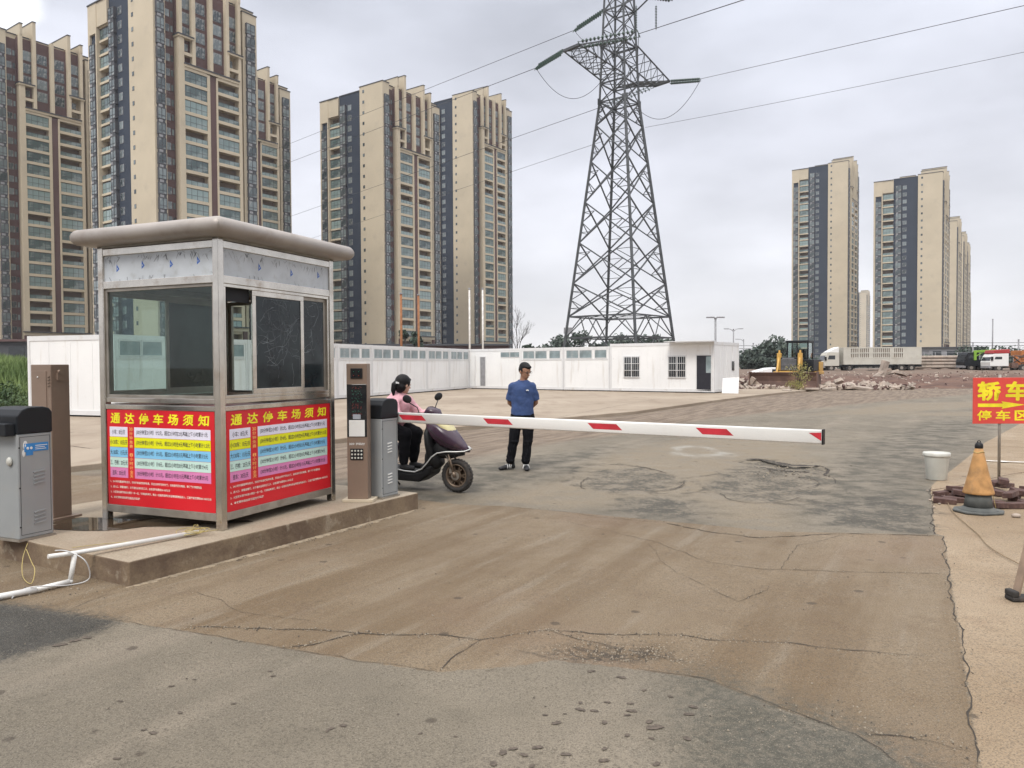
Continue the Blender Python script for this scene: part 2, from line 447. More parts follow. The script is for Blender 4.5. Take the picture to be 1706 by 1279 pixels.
# ------------------------------------------------------------------ ground
def px(L, z=0.0): return np.array([tuple(G(a, b, z).xy) for a, b in L])
FRONT = [(-700, 905), (0, 1007), (184, 1034), (309, 1052), (473, 1079), (598, 1101), (727, 1121), (850, 1113), (925, 1101), (1060, 1116), (1176, 1132), (1301, 1182), (1427, 1222), (1502, 1275), (1560, 1330), (1640, 1370)]
POL = {
 'apron': [FRONT + [(1632, 1277), (1600, 1060), (1572, 893), (1557, 891), (1301, 886), (1106, 868), (850, 843), (740, 838), (560, 815), (200, 795), (-700, 760)]],
 'strip': [[(1660, 1500), (1632, 1277), (1600, 1060), (1572, 893), (1557, 888), (1550, 812), (1562, 800), (1600, 772), (1640, 738), (1706, 702), (1850, 680), (3400, 680), (5200, 900), (4400, 1500)]],
 'dark': [[(-400, 950), (0, 1008), (184, 1036), (160, 1050), (0, 1098), (-400, 1230)]],
 'darkb': [[(1172, 1136), (1240, 1160), (1301, 1184), (1427, 1224), (1502, 1278), (1560, 1350), (1250, 1420), (1190, 1250)]],
 'patch': [[(968, 800), (1000, 782), (1070, 778), (1110, 790), (1135, 795), (1105, 812), (1050, 822), (990, 816)], [(1176, 805), (1215, 785), (1250, 765), (1320, 768), (1365, 785), (1380, 805), (1350, 825), (1290, 836), (1210, 832)],
           [(1085, 860), (1030, 848), (1040, 832), (1095, 826), (1160, 838), (1185, 850), (1150, 866)], [(1360, 850), (1420, 830), (1480, 826), (1550, 838), (1553, 884), (1450, 884), (1380, 872)]],
 'dirt': [[(-600, 830), (100, 795), (300, 772), (567, 738), (695, 722), (849, 709), (1058, 690), (1201, 668), (1320, 652), (1700, 640), (1700, 650), (1480, 668), (1200, 695), (1040, 722), (888, 742), (800, 760), (700, 776), (570, 800), (100, 865), (-600, 930)]],
 'dusty_wet': [[(960, 770), (1120, 735), (1260, 720), (1330, 745), (1400, 800), (1290, 880), (1050, 850), (860, 842), (740, 835), (850, 815), (930, 800)],
           [(1350, 690), (1500, 672), (1640, 668), (1640, 676), (1470, 690)], [(1520, 688), (1700, 684), (1700, 694), (1530, 692)]],  # last outline is a pale wet streak, its sheen painted as colour
 'damp': [[(1000, 850), (1060, 830), (1130, 825), (1180, 850), (1160, 870), (1080, 866)], [(1330, 850), (1380, 790), (1440, 740), (1560, 700), (1640, 700), (1560, 790), (1552, 880), (1400, 885)],
          [(640, 850), (650, 800), (760, 780), (900, 760), (1010, 745), (960, 790), (850, 810), (740, 836)]],
}
RINGS = [(1050, 797, 82, 24), (1276, 810, 104, 30), (1311, 774, 62, 9), (1161, 752, 46, 9)]
def sdf(P, poly):
    n = len(poly); d = np.full(len(P), 1e9); ins = np.zeros(len(P), bool)
    for i in range(n):
        a = poly[i]; b = poly[(i+1) % n]; e = b - a; w = P - a
        t = np.clip((w @ e)/max(e @ e, 1e-9), 0, 1)
        q = w - t[:, None]*e
        d = np.minimum(d, (q*q).sum(1))
        c = (a[1] > P[:, 1]) != (b[1] > P[:, 1])
        with np.errstate(divide='ignore', invalid='ignore'):
            xi = (b[0]-a[0])*(P[:, 1]-a[1])/(b[1]-a[1]) + a[0]
        ins ^= c & (P[:, 0] < xi)
    return np.sqrt(d)*np.where(ins, 1, -1)
def vnoise(x, y, seed=0):
    def h(i, j):
        v = np.sin(i*127.1 + j*311.7 + seed*17.3)*43758.5453
        return v - np.floor(v)
    i = np.floor(x); j = np.floor(y); u = x-i; v = y-j
    u = u*u*(3-2*u); v = v*v*(3-2*v)
    return (h(i, j)*(1-u)+h(i+1, j)*u)*(1-v) + (h(i, j+1)*(1-u)+h(i+1, j+1)*u)*v
def gz(x, y): return (vnoise(x*.7, y*.7, 1)-.5)*.014 + (vnoise(x*2.1, y*2.1, 2)-.5)*.006
ys = [-6, -3, -1, 0, .6]
y = 1.1
while y < 135: ys.append(y); y *= 1.0062
ys = np.array(ys)
sx = np.concatenate([-np.array([7., 4.5, 3, 2, 1.4, 1.1, .95]), np.linspace(-.85, .85, 330), np.array([.95, 1.1, 1.4, 2, 3, 4.5, 7.])])
YY, SS = np.meshgrid(ys, sx, indexing='ij')
XX = SS*np.maximum(np.abs(YY), 2.5)
YY2 = YY
P = np.stack([XX.ravel(), YY2.ravel()], 1)
ZZ = (vnoise(P[:, 0]*.7, P[:, 1]*.7, 1)-.5)*.014 + (vnoise(P[:, 0]*2.1, P[:, 1]*2.1, 2)-.5)*.006
ring = np.full(len(P), 1e3)
rr = np.hypot(P[:, 0], P[:, 1]-3)
for (cx, cy, ax, ay) in RINGS:
    c = G(cx, cy); D = c.y; rx = ax*D/FPX; ry = ay*D*D/(HEYE*FPX)
    wob = .7*(vnoise(P[:, 0]*1.7, P[:, 1]*1.3, 5)-.5) + .25*(vnoise(P[:, 0]*6, P[:, 1]*5, 7)-.5)
    e = np.hypot((P[:, 0]-c.x)/rx, (P[:, 1]-c.y)/ry) + wob
    if cy != 752: ring = np.minimum(ring, np.abs(e-1)*min(rx, ry))
    else: whitef = np.clip(1-np.abs(e-.85)/.3, 0, 1)
    if cy == 774: ZZ -= .05*np.clip(1.1-e, 0, 1)**.5
    elif cy != 752: ZZ -= .02*np.clip(1.05-e, 0, 1)**.5
c = G(1010, 1088); e = np.hypot((P[:, 0]-c.x)/.42, (P[:, 1]-c.y)/.16) + .4*(vnoise(P[:, 0]*6, P[:, 1]*6, 8)-.5)
ZZ -= .03*np.clip(1-e, 0, 1)
holef = np.clip(1.3-e, 0, 1)
me = bpy.data.meshes.new("ground")
ny, nx = YY.shape
idx = np.arange(ny*nx).reshape(ny, nx)
quads = np.stack([idx[:-1, :-1].ravel(), idx[:-1, 1:].ravel(), idx[1:, 1:].ravel(), idx[1:, :-1].ravel()], 1)
me.vertices.add(ny*nx); me.vertices.foreach_set("co", np.stack([P[:, 0], P[:, 1], ZZ], 1).astype(np.float32).ravel())
me.loops.add(quads.size); me.loops.foreach_set("vertex_index", quads.ravel().astype(np.int32))
me.polygons.add(len(quads)); me.polygons.foreach_set("loop_start", (np.arange(len(quads))*4).astype(np.int32))
try: me.polygons.foreach_set("loop_total", np.full(len(quads), 4, np.int32))
except Exception: pass
me.update(calc_edges=True)
me.polygons.foreach_set("use_smooth", np.ones(len(quads), bool))
def put_attr(n, v):
    a = me.attributes.new(n, 'FLOAT', 'POINT'); a.data.foreach_set("value", v.astype(np.float32))
for k_, pl in POL.items():
    v = np.full(len(P), -9.)
    for q in pl: v = np.maximum(v, sdf(P, px(q)))
    put_attr(k_, np.clip(v, -3, 3))
put_attr('ring', np.clip(ring, 0, 3)); put_attr('whitef', whitef); put_attr('holef', holef)
ground = bpy.data.objects.new("ground", me); COL.objects.link(ground); tag(ground, kind="structure")
s = NT('road_surface')
pos = s.co("Object")
LD = Vector((.50, .866, 0)); LP = Vector((.866, -.50, 0))
def dotv(v):
    n = s.n("ShaderNodeVectorMath"); n.operation = 'DOT_PRODUCT'; s.l(pos, n.inputs[0]); n.inputs[1].default_value = v; return n.outputs["Value"]
cmb = s.n("ShaderNodeCombineXYZ"); s.l(dotv(LP), cmb.inputs[0]); s.l(s.math('MULTIPLY', dotv(LD), .10), cmb.inputs[1])
streak = s.noise(1.5, 6, .6, cmb.outputs[0])
streak2 = s.noise(5.0, 5, .6, cmb.outputs[0])
nbig = s.noise(.45, 6, .6); nmid = s.noise(2.6, 8, .62); nfin = s.noise(22, 6, .65); ngr = s.noise(110, 3, .6)
vgr = s.vor(85)
def field(name, amp, w, nz=None, sh=0.):
    v = s.math('ADD', s.attr(name), s.math('MULTIPLY', s.math('SUBTRACT', nz if nz is not None else nmid, .5), amp))
    return s.rng(s.math('ADD', v, sh), -w, w)
asph = s.mix(s.rng(nbig, .35, .68), (0.151, 0.129, 0.096), (0.214, 0.182, 0.136))
asph = s.mix(s.rng(streak, .50, .68, 0, .6), asph, (0.244, 0.205, 0.156))
asph = s.mix(s.rng(nmid, .52, .74, 0, .4), asph, (0.097, 0.085, 0.066))
k = asph
k = s.mix(s.math('MULTIPLY', field('dusty_wet', 1.1, .35), s.rng(nmid, .3, .6, .35, .95)), k, (0.227, 0.184, 0.129))
k = s.mix(s.math('MULTIPLY', field('damp', 1.4, .45), s.rng(nmid, .38, .62, .1, .85)), k, (0.074, 0.069, 0.055))
dirtc = s.mix(s.rng(streak2, .38, .62), (0.126, 0.086, 0.058), (0.244, 0.184, 0.133))
k = s.mix(s.math('MULTIPLY', field('dirt', .5, .4, streak2), .9), k, dirtc)
k = s.mix(s.math('MULTIPLY', s.rng(s.math('ADD', s.attr('ring'), s.math('MULTIPLY', s.math('SUBTRACT', nfin, .5), .22)), .0, .06, .8, 0), s.rng(nmid, .42, .56)), k, (0.042, 0.037, 0.030))
k = s.mix(s.math('MULTIPLY', s.attr('whitef'), s.rng(nmid, .35, .6)), k, (0.336, 0.320, 0.281))
# concrete apron, tracked with mud
ap = s.mix(s.rng(nbig, .3, .7), (0.181, 0.130, 0.078), (0.231, 0.176, 0.115))
ap = s.mix(s.rng(streak, .45, .62, 0, .65), ap, (0.130, 0.082, 0.039))
ap = s.mix(s.rng(streak2, .52, .74, 0, .5), ap, (0.277, 0.234, 0.176))
ap = s.mix(s.rng(nmid, .52, .76, 0, .5), ap, (0.143, 0.098, 0.066))
red = s.rng(s.noise(.35, 3, .5, s.mapping(pos, (1, 1, 1))), .5, .66, 0, .5)
ap = s.mix(red, ap, (0.189, 0.123, 0.078))
k = s.mix(field('apron', .07, .012, nfin), k, ap)
st = s.mix(s.rng(nbig, .3, .7), (0.277, 0.201, 0.125), (0.370, 0.283, 0.191))
st = s.mix(s.rng(nmid, .5, .75, 0, .55), st, (0.227, 0.156, 0.101))
st = s.mix(s.rng(streak, .55, .75, 0, .4), st, (0.437, 0.353, 0.265))
k = s.mix(field('strip', .05, .012, nfin), k, st)
dg = s.mix(s.rng(vgr, .1, .6), (0.071, 0.068, 0.058), (0.025, 0.025, 0.023))
dg = s.mix(s.rng(nfin, .62, .7), dg, (0.168, 0.156, 0.133))
k = s.mix(s.math('MULTIPLY', field('dark', .35, .10, nfin, .05), .97), k, dg)
k = s.mix(s.math('MULTIPLY', field('darkb', .7, .3, nfin, .1), s.rng(nfin, .35, .6, .5, .95)), k, (0.071, 0.068, 0.053))
pat = s.math('MULTIPLY', field('patch', .8, .14, nmid), 1.0)
k = s.mix(s.math('MULTIPLY', pat, s.rng(s.math('ADD', s.math('MULTIPLY', nfin, .5), s.math('MULTIPLY', nmid, .5)), .42, .56, .0, .95)), k, (0.066, 0.061, 0.050))
k = s.mix(s.math('MULTIPLY', pat, s.rng(s.noise(9, 6, .7), .54, .62, 0, .55)), k, (0.252, 0.213, 0.160))
k = s.mix(s.math('MULTIPLY', s.attr('holef'), s.rng(nfin, .4, .6)), k, (0.059, 0.045, 0.033))
# grain, specks and stains
gr2 = s.noise(190, 2, .5)
k = s.mix(s.rng(ngr, .45, .68, 0, .62), k, (0.046, 0.039, 0.030))
k = s.mix(s.rng(gr2, .56, .72, 0, .5), k, (0.386, 0.336, 0.265))
k = s.mix(s.rng(s.noise(38, 4, .6), .54, .70, 0, .38), k, (0.076, 0.061, 0.045))
k = s.mix(s.rng(s.vor(46), .05, .0, 0, .45), k, (0.420, 0.369, 0.312))
vs_ = s.n("ShaderNodeTexVoronoi"); vs_.inputs["Scale"].default_value = 3.2; s.l(s.mapping(s.co(), (1, 1.0, 1)), vs_.inputs[0])
spd = s.math('ADD', vs_.outputs["Distance"], s.math('MULTIPLY', s.math('SUBTRACT', nfin, .5), .16))
sel = s.n("ShaderNodeSeparateColor"); s.l(vs_.outputs["Color"], sel.inputs[0])
k = s.mix(s.math('MULTIPLY', s.rng(spd, .13, .08, 0, .62), s.rng(sel.outputs[0], .50, .56)), k, (0.046, 0.034, 0.025))
s.base(k)
s.rough(s.rng(nmid, .3, .7, .62, .85)); s.p.inputs["Specular IOR Level"].default_value = .3
hh = s.math('ADD', s.math('MULTIPLY', nfin, .7), s.math('MULTIPLY', ngr, .5))
s.bump(hh, .9, .014)
me.materials.append(s.mat)
M['road'] = s.mat

far = MB(); far.add([(-3000, -200, -.06), (3000, -200, -.06), (3000, 4000, -.06), (-3000, 4000, -.06)], [(0, 1, 2, 3)])
tag(far.build("far_ground", mat('far_ground', (.17, .14, .11), .95, 0, .2, .02)), kind="structure")

# cracks in the paving: ragged dark ribbons
random.seed(4)
CR = [([(310,1045),(420,1048),(540,1050),(600,1056),(660,1058),(740,1060),(800,1068),(850,1060),(915,1050),(1000,1058),(1130,1058),(1180,1068),(1290,1072),(1400,1085),(1540,1097)], .012),
 ([(480,1078),(520,1074),(560,1063),(605,1055)], .016), ([(800,1068),(780,1085),(755,1100),(735,1120)], .009), ([(850,1085),(880,1090),(925,1100)], .006), ([(105,1022),(150,1003),(180,990)], .006),
 ([(320,985),(360,998),(400,1022),(520,1035)], .005), ([(1260,945),(1300,948),(1420,952),(1570,955)], .010), ([(1110,872),(1180,885),(1260,896),(1330,893),(1400,890),(1557,892)], .022),
 ([(950,870),(1100,905),(1180,935),(1290,950)], .007), ([(1180,978),(1210,992),(1230,1000),(1280,978)], .008), ([(1572,893),(1573,930),(1578,970),(1590,1020),(1600,1060),(1612,1120),(1620,1180),(1632,1277)], .014),
 ([(1440,1222),(1500,1225),(1560,1235),(1620,1250)], .010), ([(1302,948),(1330,910),(1410,892)], .007), ([(1551,812),(1552,850),(1557,890)], .02), ([(850,843),(960,855),(1010,862),(1106,870)], .008),
 ([(184,1034),(309,1052),(473,1079),(598,1101),(727,1121)], .006), ([(1060,1117),(1176,1132),(1240,1158),(1301,1182),(1427,1222),(1502,1275)], .007), ([(1243,765),(1262,764),(1290,769),(1320,775),(1368,776)], .16), ([(1265,778),(1300,784),(1350,786)], .10), ([(1368,776),(1378,782),(1374,792)], .05),
 ([(915, 1052), (960, 1066), (1010, 1078), (1080, 1092), (1150, 1105)], .010), ([(1080, 905), (1110, 940), (1170, 975)], .005)]
cm = MB()
def ribbon(mb, pts, w, z):
    P_ = [Vector(p) for p in pts]; out = []
    for a, b in zip(P_[:-1], P_[1:]):
        n = max(2, int((b-a).length/.06))
        for i in range(n): out.append(a.lerp(b, i/n))
    out.append(P_[-1]); L = []; off = 0
    for i, p in enumerate(out):
        d = (out[min(i+1, len(out)-1)] - out[max(i-1, 0)]).normalized(); nn = Vector((-d.y, d.x, 0))
        off = off*.75 + random.gauss(0, .008); ww = w*random.uniform(.25, 1.25)*(.3 if i in (0, len(out)-1) else 1)
        q = p + nn*off; L.append((q+nn*ww/2, q-nn*ww/2))
    vs = []
    for a, b in L:
        zz = z + (float(gz(np.array([a.x]), np.array([a.y]))[0]) if z < .05 else 0)
        vs += [(a.x, a.y, zz), (b.x, b.y, zz)]
    mb.add(vs, [(2*i, 2*i+1, 2*i+3, 2*i+2) for i in range(len(L)-1)])
for pts, w in CR: ribbon(cm, [G(*p) for p in pts], w*(.65 if w < .04 else 1), .004)
for (cx_, cy_, ax_, ay_) in ((1050, 800, 84, 22), (1278, 808, 104, 28), (1278, 806, 80, 16)):
    for k_ in range(5):
        t0 = random.uniform(0, 6.28); pts = []
        for j in range(7):
            t = t0 + j*.16; q = 1 + .12*math.sin(3*t+cx_); pts.append(G(cx_ + ax_*q*math.cos(t), cy_ + ay_*q*math.sin(t)))
        ribbon(cm, pts, random.uniform(.008, .016), .004)
crk = cm.build("pavement_crack", mat('crack_dark', (.040, .032, .025), .95)); tag(crk, kind="structure")

# dark stains dropped on the near asphalt
sm_ = MB(); random.seed(14)
def blot(c, r_):
    n_ = 14; ph = random.random()*6; vs = [(c.x, c.y, float(gz(np.array([c.x]), np.array([c.y]))[0])+.004)]
    for i in range(n_):
        a = 2*math.pi*i/n_; q = r_*.8*(1 + .28*math.sin(2*a+ph) + .14*math.sin(5*a+ph*2))*random.uniform(.9, 1.08)
        x_, y_ = c.x+q*1.2*math.cos(a), c.y+q*math.sin(a); vs.append((x_, y_, float(gz(np.array([x_]), np.array([y_]))[0])+.004))
    sm_.add(vs, [(0, i+1, (i+1) % n_+1) for i in range(n_)])
for (x_, y_, r_) in ((985,1120,.02),(1035,1130,.022),(1073,1151,.014),(967,1172,.014),(967,1183,.022),(1012,1171,.015),(1050,1173,.015),(1052,1185,.022),(1045,1192,.015),(990,1185,.018),(927,1205,.022),(1007,1204,.018),(941,1190,.008),(1090,1212,.035),(1082,1203,.02),(1045,1225,.015),(1085,1230,.012),
  (895,1245,.022),(943,1256,.02),(855,1247,.018),(838,1253,.022),(873,1257,.018),(1007,1247,.014),(1006,1266,.02),(908,1192,.012),(1117,1161,.014),(1155,1178,.02),(1148,1190,.022),(1145,1230,.02),(822,1271,.02),(886,1275,.015),(1094,1272,.018),(1095,1292,.02),
  (551,1213,.016),(572,1208,.018),(545,1217,.01),(663,1190,.008),(450,1118,.012),(455,1126,.012),(286,1143,.014),(300,1187,.014),(255,1220,.018),(240,1215,.012),(195,1262,.014),(324,1132,.01),(390,1172,.012),(200,1168,.014),(100,1075,.035),(125,1068,.03),(145,1063,.03),(700,1222,.01),(759,1227,.008)):
    blot(G(x_, y_), r_)
tag(sm_.build("stain", mat('stain_dark', (.095, .075, .058), .9, 0, .3, 60)), kind="structure")

# raised concrete parking lot behind the road
s = NT('parking_concrete')
nb = s.noise(.25, 6, .6); nm = s.noise(1.4, 7, .6, s.mapping(s.co(), (1, .35, 1), (0, 0, R(-30))))
k = s.mix(s.rng(nb, .3, .7), (.27, .21, .15), (.375, .305, .23))
k = s.mix(s.rng(nm, .5, .72, 0, .6), k, (.21, .15, .105))
k = s.mix(s.rng(s.noise(60, 3), .3, .7, 0, .25), k, (.12, .1, .08))
s.base(k); s.rough(.8); s.bump(s.noise(40, 4), .3, .008)
lot_edge = [(-900, 930), (102, 789), (300, 766), (567, 738), (695, 723), (849, 709), (1058, 690), (1201, 669), (1262, 661)]
pl = [tuple(G(a, b).xy) for a, b in lot_edge] + [(18.5, 46), (10, 62), (-30, 62), (-60, 30)]
lot = MB(); lot.prism(pl, -.1, .10)
tag(lot.build("parking_lot", [s.mat], bevel=.015), kind="structure")
jm = MB()
for pts, w in [([(100, 741), (150, 747), (165, 746)], .03), ([(570, 712), (640, 700), (800, 690), (1000, 672)], .02), ([(760, 700), (840, 697)], .05), ([(930, 695), (1050, 672), (1100, 664)], .02), ([(100, 720), (165, 722)], .02)]:
    ribbon(jm, [G(a, b, .1) for a, b in pts], w, .105)
tag(jm.build("slab_joint", mat('joint_dark', (.07, .05, .04), .95)), kind="structure")

# ------------------------------------------------------------------ traffic island
IO = G(215, 978)                       # front corner on the ground
IA = math.atan2(3.042, 1.763) - R(.4)
isl_dir = Vector((math.cos(IA), math.sin(IA), 0)); isl_l = Vector((-math.sin(IA), math.cos(IA), 0))
ILEN = 3.53
def IS(a, b, z=.19): return IO + isl_dir*a + isl_l*b + Vector((0, 0, z))
s = NT('island_concrete')
sepn = s.n("ShaderNodeSeparateXYZ"); s.l(s.co(), sepn.inputs[0])
nb = s.noise(1.2, 7, .62)
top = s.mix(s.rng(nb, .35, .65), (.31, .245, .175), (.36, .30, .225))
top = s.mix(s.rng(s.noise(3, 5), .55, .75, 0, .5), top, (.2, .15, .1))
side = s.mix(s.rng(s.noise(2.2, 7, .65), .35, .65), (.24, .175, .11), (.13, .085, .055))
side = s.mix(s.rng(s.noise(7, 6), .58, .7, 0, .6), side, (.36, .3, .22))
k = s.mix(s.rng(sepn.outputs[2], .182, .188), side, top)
k = s.mix(s.rng(s.noise(70, 3), .35, .7, 0, .3), k, (.09, .07, .05))
s.base(k); s.rough(.85); s.bump(s.noise(30, 5), .5, .012)
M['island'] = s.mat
isl = MB()
poly = [(0, 0), (ILEN, 0), (ILEN+.0, .35), (ILEN, 2.75), (-.0, 2.75)]
polyw = [tuple((IO + isl_dir*a + isl_l*b).xy) for a, b in poly]
# subdivided outline with slight wear
pts = []
for i in range(len(polyw)):
    a = Vector(polyw[i]); b = Vector(polyw[(i+1) % len(polyw)]); n = max(1, int((b-a).length/.12))
    for j in range(n):
        p = a.lerp(b, j/n); 
        if j: p += Vector((random.uniform(-.004, .004), random.uniform(-.004, .004)))
        pts.append((p.x, p.y))
isl.prism(pts, -.05, .19)
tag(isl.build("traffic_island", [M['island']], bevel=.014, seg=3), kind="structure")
# puddle beside the booth
pud = MB(); c = G(200, 873, .19)
pp = []
for i in range(40):
    a = 2*math.pi*i/40; r_ = 1 + .25*math.sin(3*a+1) + .12*math.sin(7*a)
    pp.append((c.x - .0 + .95*r_*math.cos(a)*.95, c.y + .02 + .25*r_*math.sin(a)))
pud.add([(x, y, .1945) for x, y in pp], [tuple(range(40))])
s = NT('puddle_water'); s.base((.07, .05, .032)); s.rough(.03); s.p.inputs["Specular IOR Level"].default_value = .6
tag(pud.build("puddle", [s.mat]), kind="structure")
# footing crust along the island foot
crust = MB(); random.seed(9)
for i in range(60):
    t = i/59*(ILEN-.1); w = .02 + .05*abs(math.sin(i*.7)) * random.uniform(.4, 1)
    p = IO + isl_dir*t - isl_l*(w*.5)
    crust.ell((p.x, p.y, -.004), (.05, w, .014), Matrix.Rotation(IA, 3, 'Z'), 8, 4)
tag(crust.build("mortar_crust", mat('mortar_crust', (.27, .215, .15), .9, 0, .2, 12, bump=.5)), kind="structure")

# ------------------------------------------------------------------ guard booth
BW, BL = 1.676, 1.478
BA = R(67.2)
booth = empty("guard_booth", (-2.563, 6.739, .19), BA, "stainless steel guard booth with grey bullnose roof and red notice panels on the island", "booth")
T = .055
def B(mb, name, mats, **k): return mb.build(name, mats, booth, **k)
for (x, y_) in ((0, 0), (BW, 0), (0, BL), (BW, BL)):
    x0 = x if x == 0 else x-T*1.25; y0 = y_ if y_ == 0 else y_-T*1.25
    m = MB().bx(x0, x0+T*1.25, y0, y0+T*1.25, 0, 2.6); B(m, "corner_post", M['steel'], bevel=.006)
def ring_bars(z0, z1, ins=.004, d=.045):
    m = MB()
    m.bx(T, BW-T, ins, ins+d, z0, z1).bx(T, BW-T, BL-ins-d, BL-ins, z0, z1)
    m.bx(ins, ins+d, T, BL-T, z0, z1).bx(BW-ins-d, BW-ins, T, BL-T, z0, z1)
    return m
B(ring_bars(.08, .15), "base_frame", M['steel_dull'], bevel=.004)
B(ring_bars(1.055, 1.10), "waist_rail", M['steel'], bevel=.004)
B(ring_bars(1.12, 1.165, .012), "sill_rail", M['steel'], bevel=.004)
B(ring_bars(2.19, 2.26), "header_rail", M['steel'], bevel=.004)
B(ring_bars(2.50, 2.565), "top_rail", M['steel'], bevel=.004)
m = MB().bx(.05, BW-.05, .05, BL-.05, .10, .15); B(m, "floor_panel", M['steel_dull'])
m = MB().bx(.0, BW, .0, BL, 2.57, 2.59); B(m, "ceiling_panel", mat('booth_ceiling', (.3, .29, .27), .7))
# roof: solid slab with fully rounded edge
ro = MB()
prof = [(-.0, 0)] 
OV = .178; RH = .148
loops = []; NS = 9
for i in range(NS+1):
    a = -math.pi/2 + math.pi*i/NS
    off = OV - RH/2 + math.cos(a)*RH/2; z = 2.592 + RH/2 + math.sin(a)*RH/2
    loops.append((off, z))
loops.append((OV-.30, 2.592+RH+.03)); loops.insert(0, (OV-.30, 2.592))
vs = []
for off, z in loops:
    rc = max(.02, .07 + off - OV)                    # corner rounding
    x0, x1, y0, y1 = -off, BW+off, -off, BL+off
    for (cxx, cyy, a0) in ((x1-rc, y0+rc, -90), (x1-rc, y1-rc, 0), (x0+rc, y1-rc, 90), (x0+rc, y0+rc, 180)):
        for j in range(5):
            a = R(a0 + 90*j/4); vs.append((cxx + rc*math.cos(a), cyy + rc*math.sin(a), z))
n = 20
fs = [(k_*n+i, k_*n+(i+1) % n, (k_+1)*n+(i+1) % n, (k_+1)*n+i) for k_ in range(len(loops)-1) for i in range(n)]
ro.add(vs, fs, 0, True)
ro.add(vs[:n], [tuple(range(n-1, -1, -1))]); ro.add(vs[-n:], [tuple(range(n))])
rf_ = B(ro, "roof", M['roof_metal'])
sm2 = MB()
for cx_, cy_, sx_, sy_ in ((0, 0, -1, -1), (BW, 0, 1, -1), (0, BL, -1, 1), (BW, BL, 1, 1)):
    sm2.tube([(cx_ + sx_*(off - .018), cy_ + sy_*(off - .018), z) for off, z in loops[1:-1]], .0035, 5)
sm2.build("corner_seam", M['steel_dull'], rf_)
# header panels with torn protective film and little blue triangles
def face_frame(k_):
    """origin, right, normal (outward) of booth face, length"""
    if k_ == 'right': return Vector((0, 0, 0)), Vector((1, 0, 0)), Vector((0, -1, 0)), BW
    if k_ == 'left': return Vector((0, BL, 0)), Vector((0, -1, 0)), Vector((-1, 0, 0)), BL
    if k_ == 'back': return Vector((BW, 0, 0)), Vector((0, 1, 0)), Vector((1, 0, 0)), BL
    return Vector((BW, BL, 0)), Vector((-1, 0, 0)), Vector((0, 1, 0)), BW
def fbox(mb, k_, a0, a1, z0, z1, d0, d1, m=0):
    o, r_, n_, L = face_frame(k_)
    MM = Matrix((( r_.x, -n_.x, 0, o.x), (r_.y, -n_.y, 0, o.y), (0, 0, 1, 0), (0, 0, 0, 1)))
    return mb.bx(a0, a1, d0, d1, z0, z1, m, MM)          # d = depth inwards
def fpt(k_, a, z, d=0.):
    o, r_, n_, L = face_frame(k_); return o + r_*a - n_*d + Vector((0, 0, z))
random.seed(3)
for fk in ('left', 'right', 'back', 'rear'):
    L = face_frame(fk)[3]
    m = MB(); fbox(m, fk, T*1.25, L-T*1.25, 2.26, 2.50, .018, .034)
    if fk in ('left', 'right'):
        o, r_, n_, _ = face_frame(fk)
        for t in ((.12, .36, .62, .86) if fk == 'left' else (.30, .60, .88)):
            a = T*1.25 + t*(L-.14); z = 2.33 + random.uniform(-.0, .05)
            q = [fpt(fk, a, z, .0165), fpt(fk, a+.038, z+.028, .0165), fpt(fk, a+.003, z+.075, .0165)]
            m.add(q, [(0, 1, 2)], 1)
            q = [fpt(fk, a+.010, z+.022, .0155), fpt(fk, a+.022, z+.030, .0155), fpt(fk, a+.010, z+.046, .0155)]
            m.add(q, [(0, 1, 2)], 0)
        for i in range(60):                                   # tears hang from the edges
            top_ = random.random() < .8
            a = T*1.3 + random.random()*(L-.16); z = (2.495 - random.random()*.05) if top_ else 2.27 + random.random()*.03
            l_ = random.uniform(.02, .07); w_ = random.uniform(.002, .006); dx = random.uniform(-.05, .05)
            m.add([fpt(fk, a, z, .0162), fpt(fk, a+w_, z, .0162), fpt(fk, a+dx*.6+w_, z-l_*.6, .0162), fpt(fk, a+dx, z-l_, .0162)], [(0, 1, 2, 3)], 2)
    B(m, "header_panel", [M['film_white'], M['blue'], M['film_tear']])
# notice banners: red panel, five price rows, notes
ROWS = [('row_white', '小车：8元/天', '(30分钟至2小时）计2元，超过2小时在2元基础上每小时累计1元'),
        ('row_yellow', '小130车：10元/天', '(30分钟至2小时）计4元，超过2小时在4元基础上每小时累计1.5元'),
        ('row_blue', '大130车：15元/天', '(30分钟至2小时）计5元，超过2小时在5元基础上每小时累计3元'),
        ('row_green', '三、四桥：20元/天', '(30分钟至2小时）计8元，超过2小时在8元基础上每小时累计4元'),
        ('row_pink', '挂车：30元/天', '(30分钟至2小时）计15元，超过2小时在15元基础上每小时累计5元')]
NOTES = [('1、24小时内重复停车另计，超时按标准收取停车费，超过5分钟按超时计算，如有损坏照价赔偿，请保管好贵重物品', .90),
         ('2、进入口、请慢速慢行，关于遗失出场车辆凭证，出场须缴纳费用20-100元/次', .60),
         ('3、大型货车请按标准计费区一车一位，不得随意停放，禁止一切易燃易爆化学品等危险物品进入，违者按规定罚款500-1000元/次', .99),
         ('4、本收费标准自即日起执行实施', .30)]
